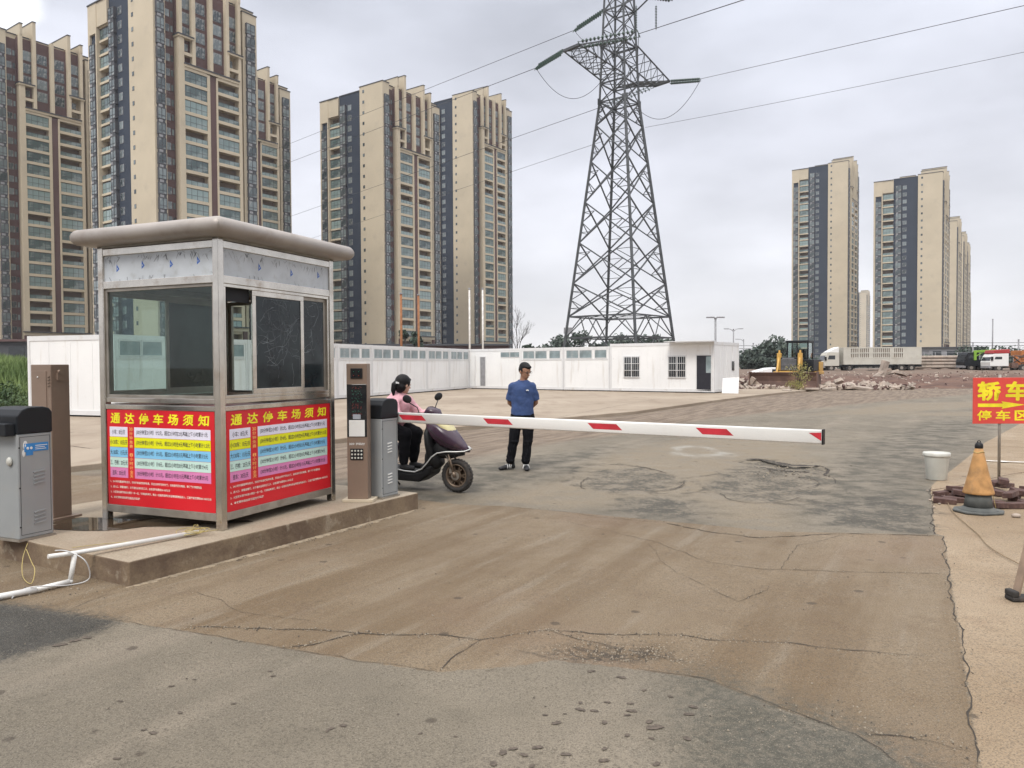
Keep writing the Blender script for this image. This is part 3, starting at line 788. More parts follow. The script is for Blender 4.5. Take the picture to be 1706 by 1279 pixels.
for fk in ('left', 'right', 'back', 'rear'):
    L = face_frame(fk)[3]; a0, a1 = T*1.25+.01, L-T*1.25-.01
    z0, z1 = .152, 1.053
    m = MB(); fbox(m, fk, a0, a1, z0, z1, .010, .022)
    if fk in ('back', 'rear'):
        B(m, "side_panel", M['steel_dull']); continue
    W_ = a1-a0; H_ = z1-z0
    mats = [M['red']] + [M[r[0]] for r in ROWS]
    rt = z0 + H_*.82; rb = z0 + H_*.285; rh = (rt-rb)/5
    for i, r in enumerate(ROWS):
        zt = rt - i*rh
        fbox(m, fk, a0+W_*.025, a0+W_*.20, zt-rh+.002, zt-.001, .0085, .012, i+1)
        fbox(m, fk, a0+W_*.265, a0+W_*.965, zt-rh+.002, zt-.001, .0085, .012, i+1)
    bn = B(m, "notice_banner", mats)
    o, r_, n_, _ = face_frame(fk)
    m = MB(); up = Vector((0, 0, 1))
    title = '通达停车场须知'
    for j, ch in enumerate(title):
        for q_, (dx, dz) in enumerate(((0, 0), (.0022, 0), (0, .0022), (-.0022, -.001))):
            put_text(m, ch, fpt(fk, a0+W_*(.035+.137*j)+dx, z0+H_*.855+dz, .0088-.0002*q_), r_, up, H_*.108, W_*.092, 0, .012, .10)
    for i, r in enumerate(ROWS):
        zb = rt - (i+1)*rh + rh*.24
        w1 = .13 if i in (0, 4) else .168
        put_text(m, r[1], fpt(fk, a0+W_*(.1125-w1/2), zb, .0078), r_, up, rh*.5, W_*w1, 1, .012)
        put_text(m, r[2], fpt(fk, a0+W_*.285, zb, .0078), r_, up, rh*.52, W_*(.655 if i != 1 else .672), 1, .014)
    vt = '30分钟免费8小时计全天'
    vt = ['30', '分', '钟', '免', '费', '', '8', '小', '时', '计', '全', '天']
    for j, ch in enumerate(vt):
        if ch: put_text(m, ch, fpt(fk, a0+W_*.217, rt-(rt-rb)*(j+1)/12+.004, .0088), r_, up, (rt-rb)/12*.8, W_*.033, 2, .015)
    for j, (tx, w) in enumerate(NOTES):
        put_text(m, tx, fpt(fk, a0+W_*.025, rb-H_*(.055+.055*j), .0088), r_, up, H_*.026, W_*.95*w, 3, .02)
    m.build("banner_lettering", [M['yellow_txt'], M['black_txt'], M['orange_txt'], M['white_txt']], bn)
# windows
# left face: one fixed pane in a slim dark gasket
def frame_rect(mb, fk, a0, a1, z0, z1, w, d0, d1, m=0):
    fbox(mb, fk, a0, a1, z0, z0+w, d0, d1, m); fbox(mb, fk, a0, a1, z1-w, z1, d0, d1, m)
    fbox(mb, fk, a0, a0+w, z0+w, z1-w, d0, d1, m); fbox(mb, fk, a1-w, a1, z0+w, z1-w, d0, d1, m)
Z0, Z1 = 1.165, 2.19
A0 = T*1.25
def pane(fk, a0, a1, z0, z1, d, mt, parent, nm="pane"):
    m = MB(); fbox(m, fk, a0, a1, z0, z1, d, d+.004); return m.build(nm, mt, parent)
m = MB(); frame_rect(m, 'left', A0, BL-A0, Z0, Z1, .028, .02, .05)
w_ = B(m, "fixed_window", M['steel_dull'], bevel=.003); pane('left', A0+.028, BL-A0-.028, Z0+.028, Z1-.028, .034, M['glass'], w_)
# right face: track, first third open, middle sash and end sash filmed dark
m = MB(); frame_rect(m, 'right', A0, BW-A0, Z0, Z1, .03, .012, .05); wf = B(m, "window_frame", M['steel'], bevel=.003)
SP = .44
m = MB(); frame_rect(m, 'right', SP, 1.19, Z0+.03, Z1-.03, .05, .016, .034); w1 = B(m, "sliding_sash", M['steel'], bevel=.003)
def scratched(fk, a0, a1, z0, z1, d, parent, seed, n):
    random.seed(seed); m = MB(); fbox(m, fk, a0, a1, z0, z1, d, d+.004)
    for i in range(n):
        a = random.uniform(.15, .85); z = random.uniform(.25, .95); an = random.uniform(0, 6.3); pts = []
        ln = random.choice((.03, .05, .09, .16)); 
        for q in range(9):
            pts.append((a, z)); a += math.cos(an)*ln*.35/ (a1-a0); z += math.sin(an)*ln*.35/(z1-z0); an += random.uniform(-.6, .6)
        pts = [(min(.98, max(.02, p[0])), min(.98, max(.02, p[1]))) for p in pts]
        wd = random.uniform(.0008, .0022)
        for (pa, pz), (qa, qz) in zip(pts[:-1], pts[1:]):
            va = Vector(((qa-pa)*(a1-a0), (qz-pz)*(z1-z0)));
            if va.length < 1e-4: continue
            nn = Vector((-va.y, va.x)).normalized()*wd
            P4 = [(a0+pa*(a1-a0)+nn.x, z0+pz*(z1-z0)+nn.y), (a0+pa*(a1-a0)-nn.x, z0+pz*(z1-z0)-nn.y), (a0+qa*(a1-a0)-nn.x, z0+qz*(z1-z0)-nn.y), (a0+qa*(a1-a0)+nn.x, z0+qz*(z1-z0)+nn.y)]
            m.add([fpt(fk, x, zz, d-.0008) for x, zz in P4], [(0, 1, 2, 3)], 1)
    return m.build("filmed_pane", [M['film_dark'], M['scratch']], parent)
scratched('right', SP+.05, 1.14, Z0+.08, Z1-.08, .024, w1, 5, 55)
m = MB(); frame_rect(m, 'right', 1.16, BW-A0-.03, Z0+.03, Z1-.03, .035, .036, .052); w2 = B(m, "sliding_sash", M['steel_dull'], bevel=.003)
scratched('right', 1.195, BW-A0-.065, Z0+.065, Z1-.065, .042, w2, 8, 12)
# black blind head over the open part
m = MB(); fbox(m, 'right', A0+.03, SP, Z1-.15, Z1-.03, .055, .075); B(m, "blind_head", M['dark'])
# rear-left face: clear sash, then filmed sash
m = MB(); frame_rect(m, 'rear', A0, BW-A0, Z0, Z1, .035, .01, .05); B(m, "window_frame", M['steel_dull'], bevel=.003)
m = MB(); frame_rect(m, 'rear', BW*.52, BW-A0-.03, Z0+.03, Z1-.03, .03, .02, .035); w3 = B(m, "sliding_sash", M['steel_dull'])
pane('rear', BW*.52+.03, BW-A0-.06, Z0+.06, Z1-.06, .026, M['glass'], w3)
m = MB(); frame_rect(m, 'rear', A0+.03, BW*.55, Z0+.03, Z1-.03, .04, .036, .05); w4 = B(m, "sliding_sash", M['steel_dull'])
pane('rear', A0+.07, BW*.55-.04, Z0+.07, Z1-.07, .042, M['film_dark'], w4, "filmed_pane")
# back face: door with glazed upper half
m = MB(); frame_rect(m, 'back', A0, BL-A0, .16, 2.18, .04, .012, .05); fbox(m, 'back', A0+.04, BL-A0-.04, 1.12, 1.18, .012, .05)
fbox(m, 'back', A0+.04, BL-A0-.04, .2, 1.12, .02, .035); fbox(m, 'back', .62, .67, 1.18, 2.14, .012, .05)
dr = B(m, "door", M['steel_dull'], bevel=.003); pane('back', .67, BL-A0-.04, 1.18, 2.14, .03, M['glass'], dr)
m = MB(); fbox(m, 'back', .60, .625, 1.3, 1.5, .055, .075); m.build("door_handle", M['black'], dr)
# desk inside the booth
dsk = empty("desk", tuple(booth.matrix_basis @ Vector((.85, 1.12, .15)) if False else (0, 0, 0)), 0, "small pinkish topped desk standing inside the guard booth", "desk")
dsk.location = Matrix.Translation(Vector((-2.563, 6.739, .19))) @ Matrix.Rotation(BA, 4, 'Z') @ Vector((.95, 1.05, .15)); dsk.rotation_euler[2] = BA
MB().bx(-.55, .55, -.3, .3, .86, .90).build("desk_top", M['desk_pink'], dsk, bevel=.004)
for a in (-.5, .5):
    for b in (-.25, .25): MB().bx(a-.02, a+.02, b-.02, b+.02, 0, .86).build("leg", M['steel_dull'], dsk)
# ------------------------------------------------------------------ barrier machines and kiosk
def louvers(mb, p, r_, up, n_, w, k_, gap, m=0):
    """raised slats on a face: p lower left"""
    for i in range(k_):
        q = p + up*(i*gap)
        a, b = q, q + r_*w + up*(w*.12)
        mb.beam(a + n_*.004, b + n_*.004, .010, .010, m)
def gate_box(name, loc, rz, w, d, h, label):
    o = empty(name, loc, rz, label, "barrier gate", "barrier machines on the island")
    MB().bx(0, w, 0, d, .02, h*.80).build("cabinet", M['grey_metal'], o, bevel=.008)
    MB().bx(-.012, w+.012, -.012, d+.012, 0, .02).build("base_plate", M['steel_dull'], o)
    hd = MB()                         # hood: profile on the right side, low at the front and rounded at the back
    prof = [(0-.006, h*.80+.001), (d+.006, h*.80+.001), (d+.006, h-.05), (d-.02, h-.015), (d-.07, h), (.10, h), (.04, h-.02), (0-.006, h-.07)]
    Mx = Matrix(((0, 0, 1, 0), (1, 0, 0, 0), (0, 1, 0, 0), (0, 0, 0, 1)))
    hd.prism(prof, -.006, w+.006, 0, Mx)
    hd.build("hood", M['black_metal'], o, bevel=.012, seg=3)
    q = MB(); xw = w + .0015                 # door seam and hinges on the side panel
    q.bx(w, xw, .018, .021, .05, h*.78).bx(w, xw, d-.021, d-.018, .05, h*.78).bx(w, xw, .021, d-.021, h*.78-.003, h*.78).bx(w, xw, .021, d-.021, .05, .053)
    for zz in (.12, h*.4, h*.7): q.cyl((w, .012, zz), (w+.004, .012, zz), .006, n=8)
    q.build("door_seam", M['black_metal'], o)
    return o
# far machine carrying the long boom
gA = R(-30)
g1 = gate_box("barrier_gate", G(652, 829, .19) + Vector((-.31, .03, 0)), gA, .26, .28, 1.09, "grey barrier machine with black hood carrying the long red and white boom")
m = MB(); MB().bx(-.004, .10, -.004, 0, .03, .86).build("front_cover", M['black_metal'], g1)
lv = MB()
for zz in (.16, .50): louvers(lv, Vector((.26, .10, zz)), Vector((0, 1, 0)), Vector((0, 0, 1)), Vector((1, 0, 0)), .07, 4, .032)
lv.build("louvers", M['white'], g1)
# boom: own frame, x along the boom
TAPES = ((.32, .34), (1.475, .31), (2.69, .30), (3.735, .27))
p0 = Vector((-1.36, 8.66, 1.062)); p1 = Vector((2.455, 6.065, 1.062))
L_ = (p1-p0).length; ba = math.atan2(p1.y-p0.y, p1.x-p0.x)
bo = empty("boom", (0, 0, 0), 0); bo.parent = g1
bo.matrix_parent_inverse = Matrix.Identity(4)
Mi = (Matrix.Translation(g1.location) @ Matrix.Rotation(gA, 4, 'Z')).inverted()
bo.location = Mi @ p0; bo.rotation_euler[2] = ba - gA
s_ = MB(); bh = .056
Mx = Matrix(((0, 0, 1, 0), (1, 0, 0, 0), (0, 1, 0, 0), (0, 0, 0, 1)))
# boom section: rounded rectangle swept along x
sec = []
for (cx_, cz_, a0) in ((.014, bh-.012, 0), (-.014, bh-.012, 90), (-.014, -bh+.012, 180), (.014, -bh+.012, 270)):
    for j in range(4): a = R(a0+30*j); sec.append((cx_+.012*math.cos(a), cz_+.012*math.sin(a)))
s_.prism(sec, -.35, L_, 0, Mx, True)
s_.build("boom_beam", M['arm_white'], bo)
def tape(q):
    MB().add(q, [(0, 1, 2, 3)[:len(q)] if q[0][1] < 0 else (3, 2, 1, 0)[4-len(q):]]).build("reflective_tape", M['arm_red'], bo)
for xc, wl in TAPES:
    for yy in (-.0268, .0268):
        q = [(xc-wl/2-.02, yy, .032), (xc+wl/2-.02, yy, .032), (xc+wl/2+.04, yy, -.022), (xc-wl/2+.04, yy, -.022)]
        tape(q)
for yy in (-.0268, .0268):
    tape([(L_-.10, yy, .030), (L_-.004, yy, .036), (L_-.004, yy, -.03)])
MB().bx(L_, L_+.012, -.03, .03, -bh-.004, bh+.004).build("end_cap", M['black'], bo)
MB().bx(-.38, -.02, -.045, .045, -.09, .09).build("boom_clamp", M['black_metal'], bo, bevel=.01)
# near machine at the left edge
c_ = G(95, 886, .19)
g2A = R(-24)
g2 = gate_box("barrier_gate", G(33, 903, .19) + Vector((-.33, .145, 0)), g2A, .36, .30, 1.12, "large grey barrier machine with blue sticker at the left edge of the photo")
lv = MB()
for zz in (.13, .47): louvers(lv, Vector((.36, .13, zz)), Vector((0, 1, 0)), Vector((0, 0, 1)), Vector((1, 0, 0)), .10, 4, .032)
lv.build("louvers", M['grey_metal'], g2)
m = MB(); m.ell((.27, -.012, .67), (.030, .02, .038)); m.build("lock", M['bucket'], g2)
m = MB(); m.bx(.361, .3625, .055, .265, .745, .815, 0)
m.bx(.3615, .3628, .07, .13, .715, .80, 0)
for yy in (.085, .115):
    m.ell((.3632, yy, .775), (.0012, .012, .012), None, 10, 6, 1)
m.bx(.3626, .3632, .15, .255, .79, .796, 1); m.bx(.3626, .3632, .15, .235, .775, .780, 1); m.bx(.3626, .3632, .15, .245, .760, .765, 1)
m.ell((.3616, .065, .80), (.001, .022, .04), None, 10, 6, 1); m.ell((.3616, .05, .735), (.001, .014, .03), None, 10, 6, 1)
m.build("sticker", [mat('sticker_blue', (.03, .22, .55), .35), M['white']], g2)
m = MB(); m.bx(-.6, .30, -.075, -.02, .895, .985, 0); m.build("boom", M['arm_white'], g2, bevel=.01)
m = MB(); m.bx(.10, .34, -.085, .0, .885, .99, 0); m.build("boom_clamp", M['black_metal'], g2, bevel=.008)
m = MB()
for zz in (.915, .955):
    for xx in (-.0, .06): m.cyl((xx, -.074, zz), (xx, -.084, zz), .011, n=10)
m.build("bolt", M['steel_dull'], g2)

# kiosk with camera, display and keypad
KC = G(597, 836, .19)
ko = empty("payment_kiosk", KC + Vector((0, .07, 0)), R(-4), "brown payment post with camera, black display and keypad beside the booth", "kiosk")
w, d, h = .222, .14, 1.475
MB().bx(-w/2, w/2, -d/2, d/2, .03, h).build("column", M['brown_metal'], ko, bevel=.006)
MB().bx(-w/2-.05, w/2+.06, -d/2-.04, d/2+.05, 0, .03).build("base_plate", M['beige'], ko, bevel=.004)
cm_ = MB().bx(-.065, .065, -d/2-.012, -d/2+.0, h-.16, h-.05, 0); co_ = cm_.build("camera_window", M['black'], ko, bevel=.012, seg=3)
m = MB()
for i, (a, b) in enumerate(((-.027, .02), (.027, .02), (-.027, -.022), (.027, -.022))):
    m.cyl((a, -d/2-.013, h-.105+b), (a, -d/2-.018, h-.105+b), .013, n=12, m=0); m.cyl((a, -d/2-.0185, h-.105+b), (a, -d/2-.0195, h-.105+b), .005, n=8, m=1 if b > 0 else 2)
m.build("camera_lens", [M['lens'], M['ledg'], M['led']], co_)
dp = MB().bx(-w/2+.004, w/2-.004, -d/2-.006, -d/2+.002, .695, h-.22, 0).build("display_panel", M['lens'], ko, bevel=.003)
# dim dot-matrix characters, unlit: a vertical column of small strokes
m = MB(); random.seed(12)
for r_i in range(9):
    for c_i in range(4):
        for q in range(5):
            if random.random() < .55:
                a = -.055 + c_i*.030 + random.random()*.02; z = h-.27 - r_i*.036 + random.random()*.024
                if random.random() < .5: m.bx(a, a+.010, -d/2-.0075, -d/2-.0065, z, z+.003, 0 if r_i in (0, 5, 6, 8) else 1)
                else: m.bx(a, a+.003, -d/2-.0075, -d/2-.0065, z, z+.010, 0 if r_i in (0, 5, 6, 8) else 1)
m.build("dot_lettering", [M['led'], M['ledg']], dp)
MB().bx(-.085, .085, -d/2-.010, -d/2-.0062, .70, .875, 0).build("white_plate", M['white'], ko, bevel=.002)
MB().bx(-.042, .042, -d/2-.012, -d/2-.0062, .885, .935, 0).build("card_slot", mat('card_slot', (.30, .32, .36), .4), ko, bevel=.002)
m = MB(); put_text(m, '>>>', (-.085, -d/2-.002, .607), (1, 0, 0), (0, 0, 1), .026, .055, 0, .03); put_text(m, '扫码付', (-.015, -d/2-.002, .607), (1, 0, 0), (0, 0, 1), .026, .095, 0, .02)
m.build("lettering", M['white'], ko)
kp = MB().bx(-.075, .065, -d/2-.008, -d/2, .45, .57, 0).build("keypad", M['black'], ko, bevel=.002)
m = MB()
for i in range(4):
    for j in range(3): m.cyl((-.055+.034*i, -d/2-.008, .472+.038*j), (-.055+.034*i, -d/2-.013, .472+.038*j), .010, n=12)
m.build("key", M['bucket'], kp)

# brown post behind the near machine (rear of the other kiosk)
po = empty("kiosk_post", G(76, 866, .19) + Vector((.0, .12, 0)), R(-20), "tall plain brown kiosk post seen from behind next to the large grey barrier machine", "kiosk")
MB().bx(-.13, .13, -.10, .10, .02, 1.48).build("column", M['brown_metal'], po, bevel=.006)
MB().bx(-.118, .075, -.106, -.099, .25, 1.42).build("service_door", M['brown_metal'], po, bevel=.004)
MB().bx(-.2, .2, -.15, .15, 0, .02).build("base_plate", M['brown_metal'], po)
m = MB(); m.cyl((.13, -.02, 1.41), (.165, -.02, 1.41), .02); m.bx(.13, .155, -.045, .005, 1.33, 1.40); m.build("camera_housing", M['brown_metal'], po)
m = MB(); louvers(m, Vector((.087, -.101, 1.28)), Vector((1, 0, 0)), Vector((0, 0, 1)), Vector((0, -1, 0)), .035, 4, .028); m.build("louvers", M['brown_metal'], po)
m = MB(); m.ell((-.03, -.108, 1.36), .008); m.build("lock", M['chrome'], po)

# ------------------------------------------------------------------ pipes and wires on the island
pm = MB()
a = G(330, 886, .215); b = G(125, 921, .235); c = G(80, 927, .245)
pm.tube([a, b, c], .017, 10, rs=[.019, .017, .017])
pm.cyl(b + Vector((.0, 0, .0)), G(117, 968, .03), .018); pm.ell(G(117, 968, .03), .021)
pm.cyl(G(117, 968, .03), G(60, 982, .03), .019); pm.cyl(G(60, 982, .03), G(-60, 1005, .03), .022)
pp_ = pm.build("drain_pipe", M['white_pipe']); tag(pp_, "white plastic pipe running over the island edge and down to the road", "pipe")
def wire(pts, r, name, mt, lab, cat="wire", n=6, sub=6):
    P_ = [Vector(p) for p in pts]; out = []
    for i in range(len(P_)-1):
        p0_ = P_[max(i-1, 0)]; p1_ = P_[i]; p2_ = P_[i+1]; p3_ = P_[min(i+2, len(P_)-1)]
        for j in range(sub):
            t = j/sub
            out.append(.5*((2*p1_) + (p2_-p0_)*t + (2*p0_-5*p1_+4*p2_-p3_)*t*t + (3*p1_-p0_-3*p2_+p3_)*t*t*t))
    out.append(P_[-1])
    return tag(MB().tube(out, r, n).build(name, mt), lab, cat)
pts = []; c = G(318, 886, .22); random.seed(6)
for i in range(70):
    a = i*.55; k_ = .055 + .03*math.sin(i*.21); pts.append(c + Vector((k_*1.5*math.cos(a) + .01*i/10, k_*math.sin(a)*1.2, -.01 + .03*abs(math.sin(i*.4)) + (.05 if 20 < i < 26 else 0))))
pts += [G(262, 898, .205), G(180, 905, .20), G(120, 912, .2)]
wire(pts, .0028, "cable", M['wire_yellow'], "tangled thin yellow cable lying beside the booth corner post on the island", "cable", sub=3)
wire([G(46, 905, .2), G(38, 930, .12), G(38, 960, .02), G(52, 972, .02), G(58, 950, .07), G(52, 935, .12), G(44, 915, .19)], .003, "cable", M['wire_yellow'], "thin yellow wire hanging in a loop over the island edge at the left", "cable")
wire([G(92, 917, .25), G(112, 918, .26), G(140, 932, .20), G(150, 955, .08), G(143, 968, .02), G(110, 975, .015), G(60, 977, .06), G(36, 983, .02), G(20, 996, .015)], .0045, "cable", M['wire_white'], "white cable curling over the drain pipe and down the island edge", "cable")
wire([G(1550, 822, .02), G(1568, 818, .02), G(1575, 828, .02), G(1586, 850, .012), G(1610, 873, .012), G(1630, 890, .012), G(1650, 912, .012), G(1700, 940, .012), G(1760, 965, .012)], .004, "rope", mat('rope', (.24, .17, .10), .9), "thin brown rope lying across the pale concrete in front of the traffic cone", "rope")
wire([G(1550, 816, .012), G(1600, 808, .012), G(1650, 797, .05), G(1706, 786, .012), G(1800, 775, .012)], .0045, "rope", M['wood'], "thin dark rope running behind the cone and round the sign post", "rope")

# ------------------------------------------------------------------ bucket, cone, sign, bricks, trestle
bk = empty("bucket", G(1561, 801) , R(20), "dirty white plastic bucket with lid at the edge of the asphalt", "bucket")
bk.location.y += .14; bk.location.x += .07
MB().lathe([(.125, .002), (.130, .01), (.158, .34), (.160, .345), (.150, .345), (.13, .33)], 28).build("tub", M['bucket'], bk)
MB().lathe([(.172, .335), (.174, .34), (.174, .375), (.168, .382), (.15, .383), (.148, .374), (.0, .374)], 28).build("lid", M['bucket'], bk)
m = MB(); m.tube([Vector((.172*math.cos(t), .172*math.sin(t), .33 - .05*math.sin((t+.9)/1.8*math.pi))) for t in [(-.9+.18*i) for i in range(11)]], .004, 6); m.build("handle", M['wire_white'], bk)
co_ = empty("traffic_cone", G(1641, 856), R(10), "faded orange traffic cone with black tip and dark rubber base", "traffic cone")
co_.location.y += .12
m = MB().prism([(-.24, -.1), (-.12, -.22), (.12, -.22), (.24, -.1), (.24, .1), (.12, .22), (-.12, .22), (-.24, .1)], .0, .028); m.lathe([(.20, .028), (.165, .045), (.145, .06)], 28); m.build("base", M['cone_base'], co_, bevel=.012, seg=3)
m = MB().lathe([(.142, .05), (.122, .21), (.118, .212)], 28); m.build("collar", M['cone_base'], co_)
m = MB().lathe([(.150, .205), (.155, .212), (.150, .235), (.131, .30), (.095, .45), (.062, .60), (.040, .70), (.0, .70)], 28); m.build("cone_body", M['cone_orange'], co_)
m = MB().lathe([(.038, .695), (.042, .715), (.040, .745), (.022, .765), (.0, .768)], 18); m.tube([Vector((.02*math.cos(a), 0, .765+.02*math.sin(a))) for a in [i*math.pi/6 for i in range(7)]], .005, 6); m.build("tip", M['black'], co_)
m = MB()
pts_ = [Vector((.055+.14*(1-t), .02, .68-.66*t)) if False else Vector(((.046+.12*t)*math.cos(-1.2+.5*t), (.046+.12*t)*math.sin(-1.2+.5*t), .66-.62*t)) for t in [i/10 for i in range(11)]]
m.tube(pts_, .003, 5); m.tube([Vector((.052*math.cos(a), .052*math.sin(a), .66+.008*math.sin(3*a))) for a in [i*math.pi/10 for i in range(21)]], .004, 5)
m.build("string", M['wire_yellow'], co_)
SD = 10.05
sg = empty("parking_sign", G(1664, 812), R(-2), "red board on a thin post with yellow characters and an arrow pointing right", "sign")
m = MB().cyl((0, 0, 0), (0, 0, 1.48), .018, n=10); m.build("post", M['steel_dull'], sg)
bw_, bh_ = .745, .60
zb = HEYE - (706-603)/FPX*SD + .0
bd = MB().bx(-.36, -.36+bw_, -.035, -.02, zb, zb+bh_).build("board", M['sign_red'], sg, bevel=.003)
m = MB(); X0 = -.36
for q_, (dx, dz) in enumerate(((0, 0), (.009, 0), (-.009, 0), (0, .007), (0, -.007), (.006, .006), (-.006, -.006))):
    put_text(m, '轿', (X0+.060+dx, -.037-.0002*q_, zb+bh_*.51+dz), (1, 0, 0), (0, 0, 1), bh_*.40, .285, 0, .012)
    put_text(m, '车', (X0+.420+dx, -.037-.0002*q_, zb+bh_*.51+dz), (1, 0, 0), (0, 0, 1), bh_*.40, .265, 0, .012)
put_text(m, '停', (X0+.050, -.037, zb+bh_*.07), (1, 0, 0), (0, 0, 1), bh_*.22, .185, 0, .02)
put_text(m, '车', (X0+.290, -.037, zb+bh_*.07), (1, 0, 0), (0, 0, 1), bh_*.22, .185, 0, .028)
put_text(m, '区', (X0+.530, -.037, zb+bh_*.07), (1, 0, 0), (0, 0, 1), bh_*.22, .185, 0, .028)
za = zb+bh_*.405
m.add([(X0+.06, -.037, za-.024), (X0+.38, -.037, za-.024), (X0+.36, -.037, za-.048), (X0+.66, -.037, za+.004), (X0+.36, -.037, za+.048), (X0+.38, -.037, za+.020), (X0+.06, -.037, za+.020)], [(0, 1, 2, 3, 4, 5, 6)])
m.build("lettering", M['sign_yellow'], bd)
random.seed(21)
BR = [(1600,832,0,12),(1588,836,0,-8),(1622,826,0,5),(1588,824,.0,30),(1652,842,0,-5),(1672,846,0,8),(1694,846,0,-3),(1716,842,0,6),(1690,832,.0,50),(1668,826,0,20),(1706,826,0,0),(1632,840,0,-12),(1572,826,0,16),(1574,838,0,-30),
      (1600,820,0,2),(1646,818,.0,-60),(1676,812,0,35),(1600,828,.062,8),(1690,838,.064,40),(1664,818,.064,28),(1676,822,.12,60),(1706,834,.064,2),(1660,834,.064,-10),(1610,836,.064,-20),(1716,818,0,15)]
bme = None; bricks = []
blab = ["dark red brick", "brown brick"]
for i, (a, b, z, r_) in enumerate(BR):
    if bme is None:
        ob = MB().bx(-.12, .12, -.055, .055, 0, .06).build("brick", M['brick'], None, bevel=.006); bme = ob.data
    else:
        ob = bpy.data.objects.new("brick", bme); COL.objects.link(ob)
        bv = ob.modifiers.new("bevel", 'BEVEL'); bv.width = .006; bv.segments = 2
    ob.location = G(a, b) + Vector((0, 0, z)); ob.rotation_euler = (R(random.uniform(-4, 4)) if z == 0 else R(random.uniform(-14, 14)), R(random.uniform(-3, 12)), R(r_))
    if z: ob.location.y += .06
    ob['_k'] = (a, b, z)
    bricks.append(ob)
ORD = ["leftmost", "second from the left", "third from the left", "fourth from the left", "fifth from the left", "sixth from the left", "seventh from the left", "eighth from the left", "ninth from the left", "tenth from the left", "eleventh from the left", "twelfth from the left"]
rows = {}
for ob in bricks:
    a, b, z = ob['_k']; del ob['_k']
    rk = "top layer" if z > .1 else "second layer" if z > .05 else ("front row" if b >= 838 else "middle row" if b >= 828 else "back row")
    rows.setdefault(rk, []).append((a, ob))
for rk, L in rows.items():
    L.sort(key=lambda t: t[0])
    for i, (a, ob) in enumerate(L): tag(ob, "dark brick, %s in the heap's %s by the red sign" % (ORD[i], rk), "brick", "bricks heaped at the sign post")
m = MB(); random.seed(2)
for (a, b, r_) in ((1558, 826, .03), (1550, 834, .022), (1565, 840, .02), (1545, 818, .02), (1693, 862, .05), (1556, 846, .018)):
    c = G(a, b); m.ell((c.x, c.y, r_*.4), (r_, r_*.7, r_*.5), None, 7, 5)
tag(m.build("stone_chip", M['rubble']), kind="stuff")
tr = empty("trestle_sign", G(1692, 1000), R(0), "wooden leg of a folding stand on a black rubber foot at the right edge", "folding stand")
m = MB().beam((0, 0, .03), (.30, .10, 1.0), .05, .022); m.build("leg", M['wood'], tr, bevel=.003)
m = MB().beam((.62, .0, .03), (.34, .10, 1.0), .05, .022); m.build("leg", M['wood'], tr, bevel=.003)
m = MB().bx(.26, .38, .08, .12, .96, 1.0); m.build("crossbar", M['wood'], tr)
m = MB().bx(-.05, .30, -.05, .05, 0, .035); m.bx(-.05, .0, -.05, .05, .03, .075); m.build("foot", M['rubber'], tr, bevel=.012)
MB().bx(.57, .70, -.05, .05, 0, .05).build("foot", M['rubber'], tr, bevel=.012)

# white paint on the concrete at the right
m = MB(); ribbon(m, [G(1622, 768), G(1680, 770), G(1760, 773)], .13, .02)
tag(m.build("paint_mark", mat('worn_paint', (.62, .6, .57), .7)), kind="structure")
# gravel crumbs beside cracks, kerb foot and pothole
random.seed(31); gm = MB()
def crumb(c, r_):
    n_ = 5; h_ = r_*random.uniform(.5, .9); a0 = random.random()*6
    vs = [(c.x + r_*math.cos(a0+2*math.pi*i/n_)*random.uniform(.6, 1), c.y + r_*math.sin(a0+2*math.pi*i/n_)*random.uniform(.6, 1), c.z) for i in range(n_)]
    vs2 = [(c.x + (x-c.x)*.55, c.y + (y_-c.y)*.55, c.z+h_) for x, y_, _ in vs]
    gm.add(vs+vs2, [(i, (i+1) % n_, n_+(i+1) % n_, n_+i) for i in range(n_)] + [tuple(range(n_, 2*n_))], random.choice((0, 0, 1)))
for pts, w in CR:
    if w < .008: continue
    for a, b in zip(pts[:-1], pts[1:]):
        A_, B_ = G(*a), G(*b)
        for i in range(int((B_-A_).length*(90 if pts[0][1] > 1000 else 22))):
            c = A_.lerp(B_, random.random()); crumb(c + Vector((random.gauss(0, .03), random.gauss(0, .018), .004)), random.uniform(.002, .008))
for i in range(700):
    c = G(1040 + random.gauss(0, 105), 1088 + random.gauss(0, 14)); crumb(c, random.uniform(.002, .008))
for i in range(260):
    c = G(1235 + random.gauss(0, 60), 1066 + random.gauss(0, 5)); crumb(c, random.uniform(.002, .008))
for i in range(160):
    t = random.random(); c = IO + isl_dir*(t*ILEN) - isl_l*(abs(random.gauss(0, .05))+.02); crumb(c, random.uniform(.003, .011))
for i in range(90):
    c = G(random.gauss(120, 90), 985 + random.gauss(0, 10)); crumb(c, random.uniform(.004, .012))
for i in range(110):
    c = G(random.gauss(1400, 90), 1195 + random.gauss(0, 22)); crumb(c, random.uniform(.003, .007))
for i in range(500):
    D_ = 3.3 + random.random()**.7*9; c = Vector((random.uniform(-.65, .7)*D_, D_, .003)); crumb(c, random.uniform(.003, .008))
for i in range(120):
    c = G(random.gauss(1310, 40), 785 + random.gauss(0, 8)); crumb(c, random.uniform(.006, .02))
tag(gm.build("gravel", [mat('gravel_pale', (.27, .23, .175), .9), mat('gravel_dark', (.09, .075, .06), .9)]), kind="stuff")

